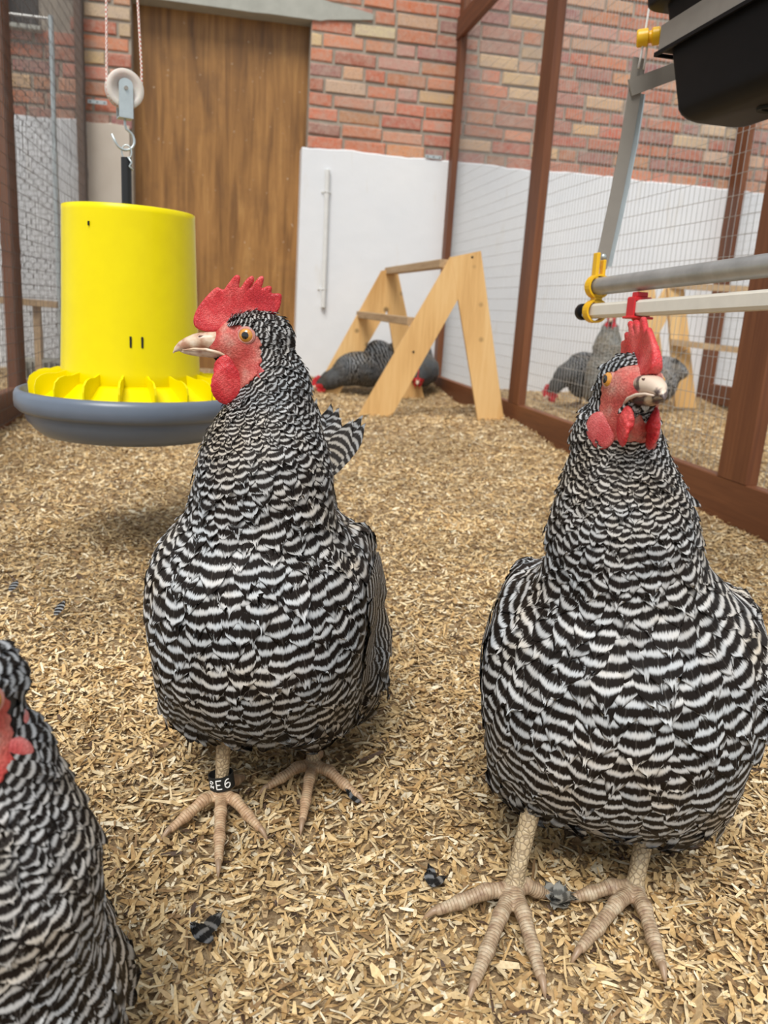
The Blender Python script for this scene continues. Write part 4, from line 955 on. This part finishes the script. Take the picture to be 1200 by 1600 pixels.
def build_hen(name, cfg, label, cat='hen', nf=1.0, h=.0055, near=True, comb_kw=None, mats_=None, legs=(), legmat='leg', seed=1, fmat='feather', bars=1.0, group=None, neckbright=1.0, tail_n=9, facemask=True, phi=None):
    rng = np.random.default_rng(seed)
    root = thing(name, label, cat, (*cfg['pos'], cfg.get('z', 0)), math.radians(cfg['heading']), group)
    pr = hen_prims(cfg); fn = lambda P: sdf(pr, P); hp = V(*cfg['head']); HR = rotm(*cfg['head_rot']); s = cfg.get('hs', 1)
    lo, hi = cfg.get('box', ((-.34, -.19, .01), (.2, .19, .5)))
    v, q = surface_net(fn, lo, hi, h)
    np_mesh('body', v, q, M['down'], root, True)
    mats_ = mats_ or dict(face=M['face'], comb=M['comb'], lobe=M['lobe'], beak=M['beak'], beak2=M['beak'])
    head_detail(root, hp, HR, s, mats_, detail=near, body_fn=fn, **(comb_kw or {}))
    # flow of the plumage: away from a point at the brow, settling downwards
    c0 = hp + HR @ (V(18, 0, 4) * .001)
    dist = lambda P: np.linalg.norm(P - c0, axis=-1)
    wd = lambda P: np.interp(dist(P) * bars, [.0, .03, .06, .10, .15, .20, .28, .40], np.array([.0035, .0042, .0065, .0095, .0155, .021, .024, .022])) / bars
    def flow(P):
        d = P - c0; d /= np.linalg.norm(d, axis=1, keepdims=True)
        low = np.clip((.17 - P[:, 2]) / .1, 0, 1)
        d = d + V(-.12, 0, -.10) + low[:, None] * V(-.15, 0, -.35)
        nb = np.exp(-(dist(P) / .05)**2)
        return d + nb[:, None] * (HR @ V(-.8, 0, -.3))
    def bare(P):
        L_ = ((P - hp) @ HR) / (.001 * s)
        a = prim_d(('e', V(12, 0, -4), V(26.5, 60, 12.5), rotm(0, 8), 0), L_); b = prim_d(('e', V(6, 0, -21), V(15, 60, 22.5), rotm(0, 24), 0), L_)
        return (np.minimum(a, b) > 0) & ~((L_[:, 0] > 37) & (L_[:, 2] > -30) & (np.abs(L_[:, 1]) < 25))
    P = sample_surface(v, q, wd, rng, int(26000 * nf), bare)
    W = wd(P) * rng.uniform(.52, .66, len(P)); dd = dist(P); L = W * 2 * np.interp(dd, [0, .06, .12, .2], [1.9, 2.0, 1.8, 1.7]) * rng.uniform(.9, 1.15, len(P))
    phase = lambda C, l: np.interp(dist(C) * bars, _S, _PH)
    jit = np.interp(dd, [0, .08, .14, .2, .3], [.38, .32, .24, .19, .20])
    bright = rng.normal(1, .07, len(P)) * np.interp(dd, [0, .08, .15, .25, .4], [.95 * neckbright, .95 * neckbright, 1.0, 1.04, .95])
    con = np.clip(rng.normal(1, .10, len(P)), .5, 1.12) * np.interp(dd, [0, .06, .12, .2, .32], [.72, .78, .92, 1, .85])
    feathers('plumage', fn, P, flow(P), W, L, M[fmat], root, rng, phase, jit, bright, lift=.0030, con=con, ncol=9 if near else 5)
    # wings: larger coverts and flight feathers laid backwards along each flank
    if cfg.get('wings', True):
        for sd in (-1, 1):
            pts = []
            for r in range(6):
                k = 9
                for j in range(k):
                    a = j / (k - 1); x = .035 - .165 * a - r * .004; z = .255 - .018 * r - .045 * a + .02 * math.sin(a * 3) 
                    pts.append((x + rng.normal(0, .004), sd * .12, z + rng.normal(0, .003) + cfg.get('wz', -.042)))
            Pw = np.array(pts); 
            for _ in range(6): Pw = Pw - V(0, sd, 0) * (fn(Pw) - .003)[:, None] * .9
            n = len(Pw); row = np.repeat(np.arange(6), 9)
            D = np.tile(V(-1, 0, -.32), (n, 1)); Lw = rng.uniform(.050, .062, n) + .01 * (row > 3); Ww = rng.uniform(.0105, .013, n)
            ph = lambda C, l: -C[:, 0] / .0105 + C[:, 2] * 16
            feathers('wing', lambda Q: fn(Q) - .004, Pw, D, Ww, Lw, M[fmat], root, rng, ph, .25, rng.normal(.92, .06, n), lift=.004, con=np.clip(rng.normal(.85, .1, n), .5, 1), tipfray=.02)
    # tail: stacked fan of stiff feathers
    tb = cfg.get('tail_base', (-.175, 0, .262)); tdir = unit(V(*cfg.get('tail_dir', (-1, 0, .55))))
    tp, td = [], []
    for k in range(tail_n):
        a = (k / (tail_n - 1) - .5) * 2
        for lay in (0, 1): tp.append(V(*tb) + V(.01 * lay, a * .022, -.004 * abs(a) * 4 + .006 * lay)); td.append(unit(tdir + V(0, a * .38, -abs(a) * .28 + .12 * lay)))
    tp, td = np.array(tp), np.array(td); n = len(tp)
    flat = lambda Q: (Q - V(*tb)) @ unit(np.cross(tdir, V(0, 1, 0)) * -1)
    feathers('tail', flat, tp, td, rng.uniform(.012, .015, n), rng.uniform(.075, .095, n) * cfg.get('tail_len', 1), M[fmat], root, rng, lambda C, l: l / .011, .12, rng.normal(.62, .08, n), lift=.003, con=np.full(n, .7), straight=1, splay=.05, tipfray=.02)
    # soft fluff at the thighs: fine frayed down feathers
    if near:
        k = 260; ok = []
        cand = v[(v[:, 2] < .105) & (v[:, 0] > -.10)]
        Pf = cand[rng.integers(0, len(cand), k)]
        D = np.tile(V(-.1, 0, -1), (k, 1)) + rng.normal(0, .25, (k, 3)); 
        feathers('thigh_fluff', fn, Pf, D, rng.uniform(.004, .008, k), rng.uniform(.018, .034, k), M[fmat], root, rng, lambda C, l: dist(C) / .0085, .4, rng.normal(.85, .1, k), lift=.007, con=np.full(k, .75), tipfray=.16, splay=.5, ncol=7)
    Rz = rotm(cfg['heading']); off = V(*cfg['pos'], cfg.get('z', 0))
    for lg in legs:
        to = lambda p: (V(*p) - off) @ Rz
        o = hen_leg(root, to(lg['hock']), to(lg['joint']), [to(t) for t in lg['toes']], M[legmat], lg.get('s', 1), detail=near)
        if lg.get('band'):
            zc = lg['band']; a, b = V(*lg['hock']), V(*lg['joint']); t = (zc - a[2]) / (b[2] - a[2]); c = a + (b - a) * t
            Rb = rotm(-5, 9, -8); bb = MB(); bb.lathe([(.0110, -.0066), (.0117, -.0066), (.0117, .0066), (.0110, .0066)], n=48, closed=True)
            vv = np.concatenate(bb.v) @ Rb.T + c + V(-.0005, -.001, 0); bb.v = [to(vv)]
            bo = auto_smooth(bb.build('leg_band', M['marker'], o), 30); tag(bo, 'black numbered leg band')
            # printed characters bent round the band
            glyph = {'2': [(-.3, .3), (-.18, .47), (.1, .5), (.3, .36), (.28, .12), (-.3, -.5), (.33, -.5)],
                     '0': [(.32 * math.sin(a), .5 * math.cos(a)) for a in np.linspace(0, 2 * math.pi, 17)],
                     'E': [(.3, .5), (-.3, .5), (-.3, 0), (.2, 0), (-.3, 0), (-.3, -.5), (.3, -.5)],
                     '6': [(.22, .46), (0, .5), (-.22, .34), (-.32, 0), (-.3, -.3), (-.1, -.5), (.15, -.48), (.32, -.28), (.3, -.05), (.1, .08), (-.15, .04), (-.3, -.12)]}
            for ch, ang, ox, oz, size, rot in (('2', -133, 0, -.0021, .0040, 90), ('0', -133, 0, .0021, .0040, 90), ('E', -95, 0, 0, .0082, 0), ('6', -56, 0, 0, .0080, 0)):
                g = np.array(glyph[ch]) * size; g = np.concatenate([np.linspace(g[k], g[k + 1], 5, endpoint=False) for k in range(len(g) - 1)] + [g[-1:]])
                if rot: g = np.stack([-g[:, 1], g[:, 0]], 1)
                g = g + V(ox, oz); th = math.radians(ang) + g[:, 0] / .0117
                w3 = np.stack([.0118 * np.cos(th), .0118 * np.sin(th), g[:, 1]], 1) @ Rb.T + c + V(-.0005, -.001, 0)
                mb = MB(); mb.tube(to(w3), .00062 if size > .006 else .00045, 6); mb.build('print', M['white_print'], bo, True, False)
    return root
def clear_near(): pass
build_hen('hen', HEN1, 'barred black and white hen with face in profile, beside the yellow feeder', seed=3, comb_kw=dict(comb_lean=.12),
    legs=[dict(hock=(.005, .690, .088), joint=(.003, .676, .013), toes=[(-.040, .640, .004), (.001, .592, .004), (.036, .633, .004), (.022, .712, .004)], band=.026),
          dict(hock=(.090, .728, .088), joint=(.093, .716, .013), toes=[(.049, .697, .004), (.076, .640, .004), (.131, .674, .004), (.105, .752, .004)])])
build_hen('hen', HEN2, 'large barred hen facing the camera beneath the drinker pipes', seed=8, comb_kw=dict(comb_lean=-.05, comb_wave=.0015, comb_h=.95, wat=.72, lobe=1.12, waty=.85), legmat='leg2',
    mats_=dict(face=M['face'], comb=M['comb'], lobe=M['lobe'], beak=M['beak_mottled'], beak2=M['beak_dark']),
    legs=[dict(hock=(.254, .540, .090), joint=(.235, .519, .013), toes=[(.172, .514, .004), (.180, .443, .004), (.229, .442, .004), (.264, .520, .005)], s=1.12),
          dict(hock=(.360, .538, .085), joint=(.336, .508, .013), toes=[(.270, .463, .004), (.324, .442, .004), (.286, .513, .005), (.362, .545, .004)], s=1.12)])
build_hen('hen', HEN3, 'barred hen cropped at the lower left edge, closest to the camera', seed=12, bars=.60, comb_kw=dict(comb_lean=.0, lobe=1.12), h=.0055)
# ------------------------------------------------------------------ hens in the background
FAR = dict(face=M['comb_far'], comb=M['comb_far'], lobe=M['comb_far'], beak=M['beak'], beak2=M['beak'])
def lowbody(z=.10, w=1.0): return [((-.04, 0, z), (.150, .105 * w, .095), dict(pitch=10)), ((-.13, 0, z + .075), (.095, .06, .07), dict(pitch=35, k=.05)), ((.06, 0, z - .01), (.08, .075, .07), dict(k=.05))]
A = dict(pos=(.72, 4.36), z=.02, heading=188, box=((-.3, -.16, -.03), (.32, .16, .3)), body=lowbody(.13), neck=[(.08, 0, .10, .062), (.15, 0, .065, .042), (.195, 0, .042, .032)], head=(.215, 0, .040), head_rot=(0, -22, 0), wings=True, wz=-.10, tail_base=(-.165, 0, .225), tail_dir=(-.6, 0, .9), tail_len=.9)
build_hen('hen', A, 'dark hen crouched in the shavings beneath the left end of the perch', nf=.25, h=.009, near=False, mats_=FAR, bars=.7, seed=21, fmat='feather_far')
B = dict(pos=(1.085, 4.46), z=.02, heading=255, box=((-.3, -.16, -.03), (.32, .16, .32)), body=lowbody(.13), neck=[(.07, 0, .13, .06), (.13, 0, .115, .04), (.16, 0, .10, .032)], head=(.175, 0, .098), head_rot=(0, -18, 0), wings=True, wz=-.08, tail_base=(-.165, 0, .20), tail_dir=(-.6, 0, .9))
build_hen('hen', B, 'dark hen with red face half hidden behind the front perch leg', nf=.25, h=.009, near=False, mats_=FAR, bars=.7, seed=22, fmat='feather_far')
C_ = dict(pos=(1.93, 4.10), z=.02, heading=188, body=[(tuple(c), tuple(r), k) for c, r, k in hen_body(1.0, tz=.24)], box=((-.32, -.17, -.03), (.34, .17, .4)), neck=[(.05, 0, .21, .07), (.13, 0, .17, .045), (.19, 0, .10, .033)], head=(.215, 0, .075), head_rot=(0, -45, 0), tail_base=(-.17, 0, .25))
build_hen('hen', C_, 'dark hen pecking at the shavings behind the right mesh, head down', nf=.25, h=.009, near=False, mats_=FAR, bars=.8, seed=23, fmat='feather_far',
    legs=[dict(hock=(1.93 + a, 4.10 + b, .12), joint=(1.93 + a, 4.09 + b, .035), toes=[(1.87 + a, 4.08 + b, .025), (1.88 + a, 4.05 + b, .025), (1.88 + a, 4.12 + b, .025)]) for a, b in ((0, .045), (.01, -.05))])
D_ = dict(HEN1, pos=(1.97, 3.98), z=.01, heading=-112, body=hen_body(.95), neck=[(.03, 0, .25, .080), (.045, 0, .35, .060), (.045, 0, .43, .040)], head=(.060, 0, .485), head_rot=(-10, 0, 0), hs=1.05, box=((-.34, -.19, .01), (.2, .19, .56)))
build_hen('hen', D_, 'pale grey barred hen standing behind the mesh below the yellow pipe clip', nf=.3, h=.009, near=False, mats_=FAR, seed=24, fmat='feather_pale',
    legs=[dict(hock=(x, 3.97, .10), joint=(x, 3.97, .03), toes=[(x - .03, 3.92, .02), (x, 3.90, .02), (x + .03, 3.92, .02)]) for x in (1.93, 2.02)])
E_ = dict(HEN1, pos=(2.30, 4.20), z=.02, heading=150, body=hen_body(1.0), neck=[(.03, 0, .24, .07), (.10, 0, .27, .045), (.13, 0, .30, .034)], head=(.15, 0, .32), head_rot=(0, -10, 0), hs=1.0, box=((-.34, -.19, .01), (.26, .19, .5)))
build_hen('hen', E_, 'barred hen partly hidden behind the head of the large right hen', nf=.25, h=.009, near=False, mats_=FAR, seed=25, fmat='feather',
    legs=[dict(hock=(2.28 + a, 4.22 + b, .10), joint=(2.28 + a, 4.22 + b, .035), toes=[(2.23 + a, 4.25 + b, .025), (2.25 + a, 4.28 + b, .025)]) for a, b in ((0, 0), (.04, -.07))])
# ------------------------------------------------------------------ moulted feathers lying on the shavings
def moulted(label, x, y, rz, L, W, mat, n=1, spread=.3, seed=0, group=None):
    rng = np.random.default_rng(seed); fn = lambda P: P[:, 2]
    P = np.tile(V(0, 0, 0), (n, 1)) + rng.normal(0, .002, (n, 3)) * V(1, 1, 0); D = np.stack([np.cos(rng.normal(0, spread, n)), np.sin(rng.normal(0, spread, n)), np.zeros(n)], 1)
    o = feathers('moulted_feather', fn, P, D, np.full(n, W), np.full(n, L) * rng.uniform(.7, 1, n), M[mat], None, rng, lambda C, l: l / .008, .2, np.full(n, .9), lift=.006, tipfray=.12, straight=1, con=np.full(n, .6))
    o.location = (x, y, float(ground(np.array(x), np.array(y))) + .009); o.rotation_euler = (0, -.06, rz); tag(o, label, 'feather', group)
moulted('short dark moulted feather on the shavings above the cropped hen', *G_(88, 968), 1.2, .045, .006, 'feather', seed=1)
moulted('dark moulted feather just behind the cropped hen head', *G_(15, 925), .9, .035, .006, 'feather', seed=2)
moulted('small dark feather on the shavings below the banded leg', *G_(322, 1478), 2.9, .020, .006, 'feather_far', 3, .5, seed=3)
moulted('small curled black feather left of the large hen', *G_(672, 1385), 1.4, .016, .004, 'feather_far', 3, .7, seed=4)
moulted('grey downy tuft caught between the feet of the large hen', *G_(872, 1412), .3, .016, .0045, 'feather_pale', 12, 1.6, seed=5)
moulted('dark feather beside the outer foot of the left hen', *G_(565, 1255), 1.9, .018, .005, 'feather_far', 2, .5, seed=6)
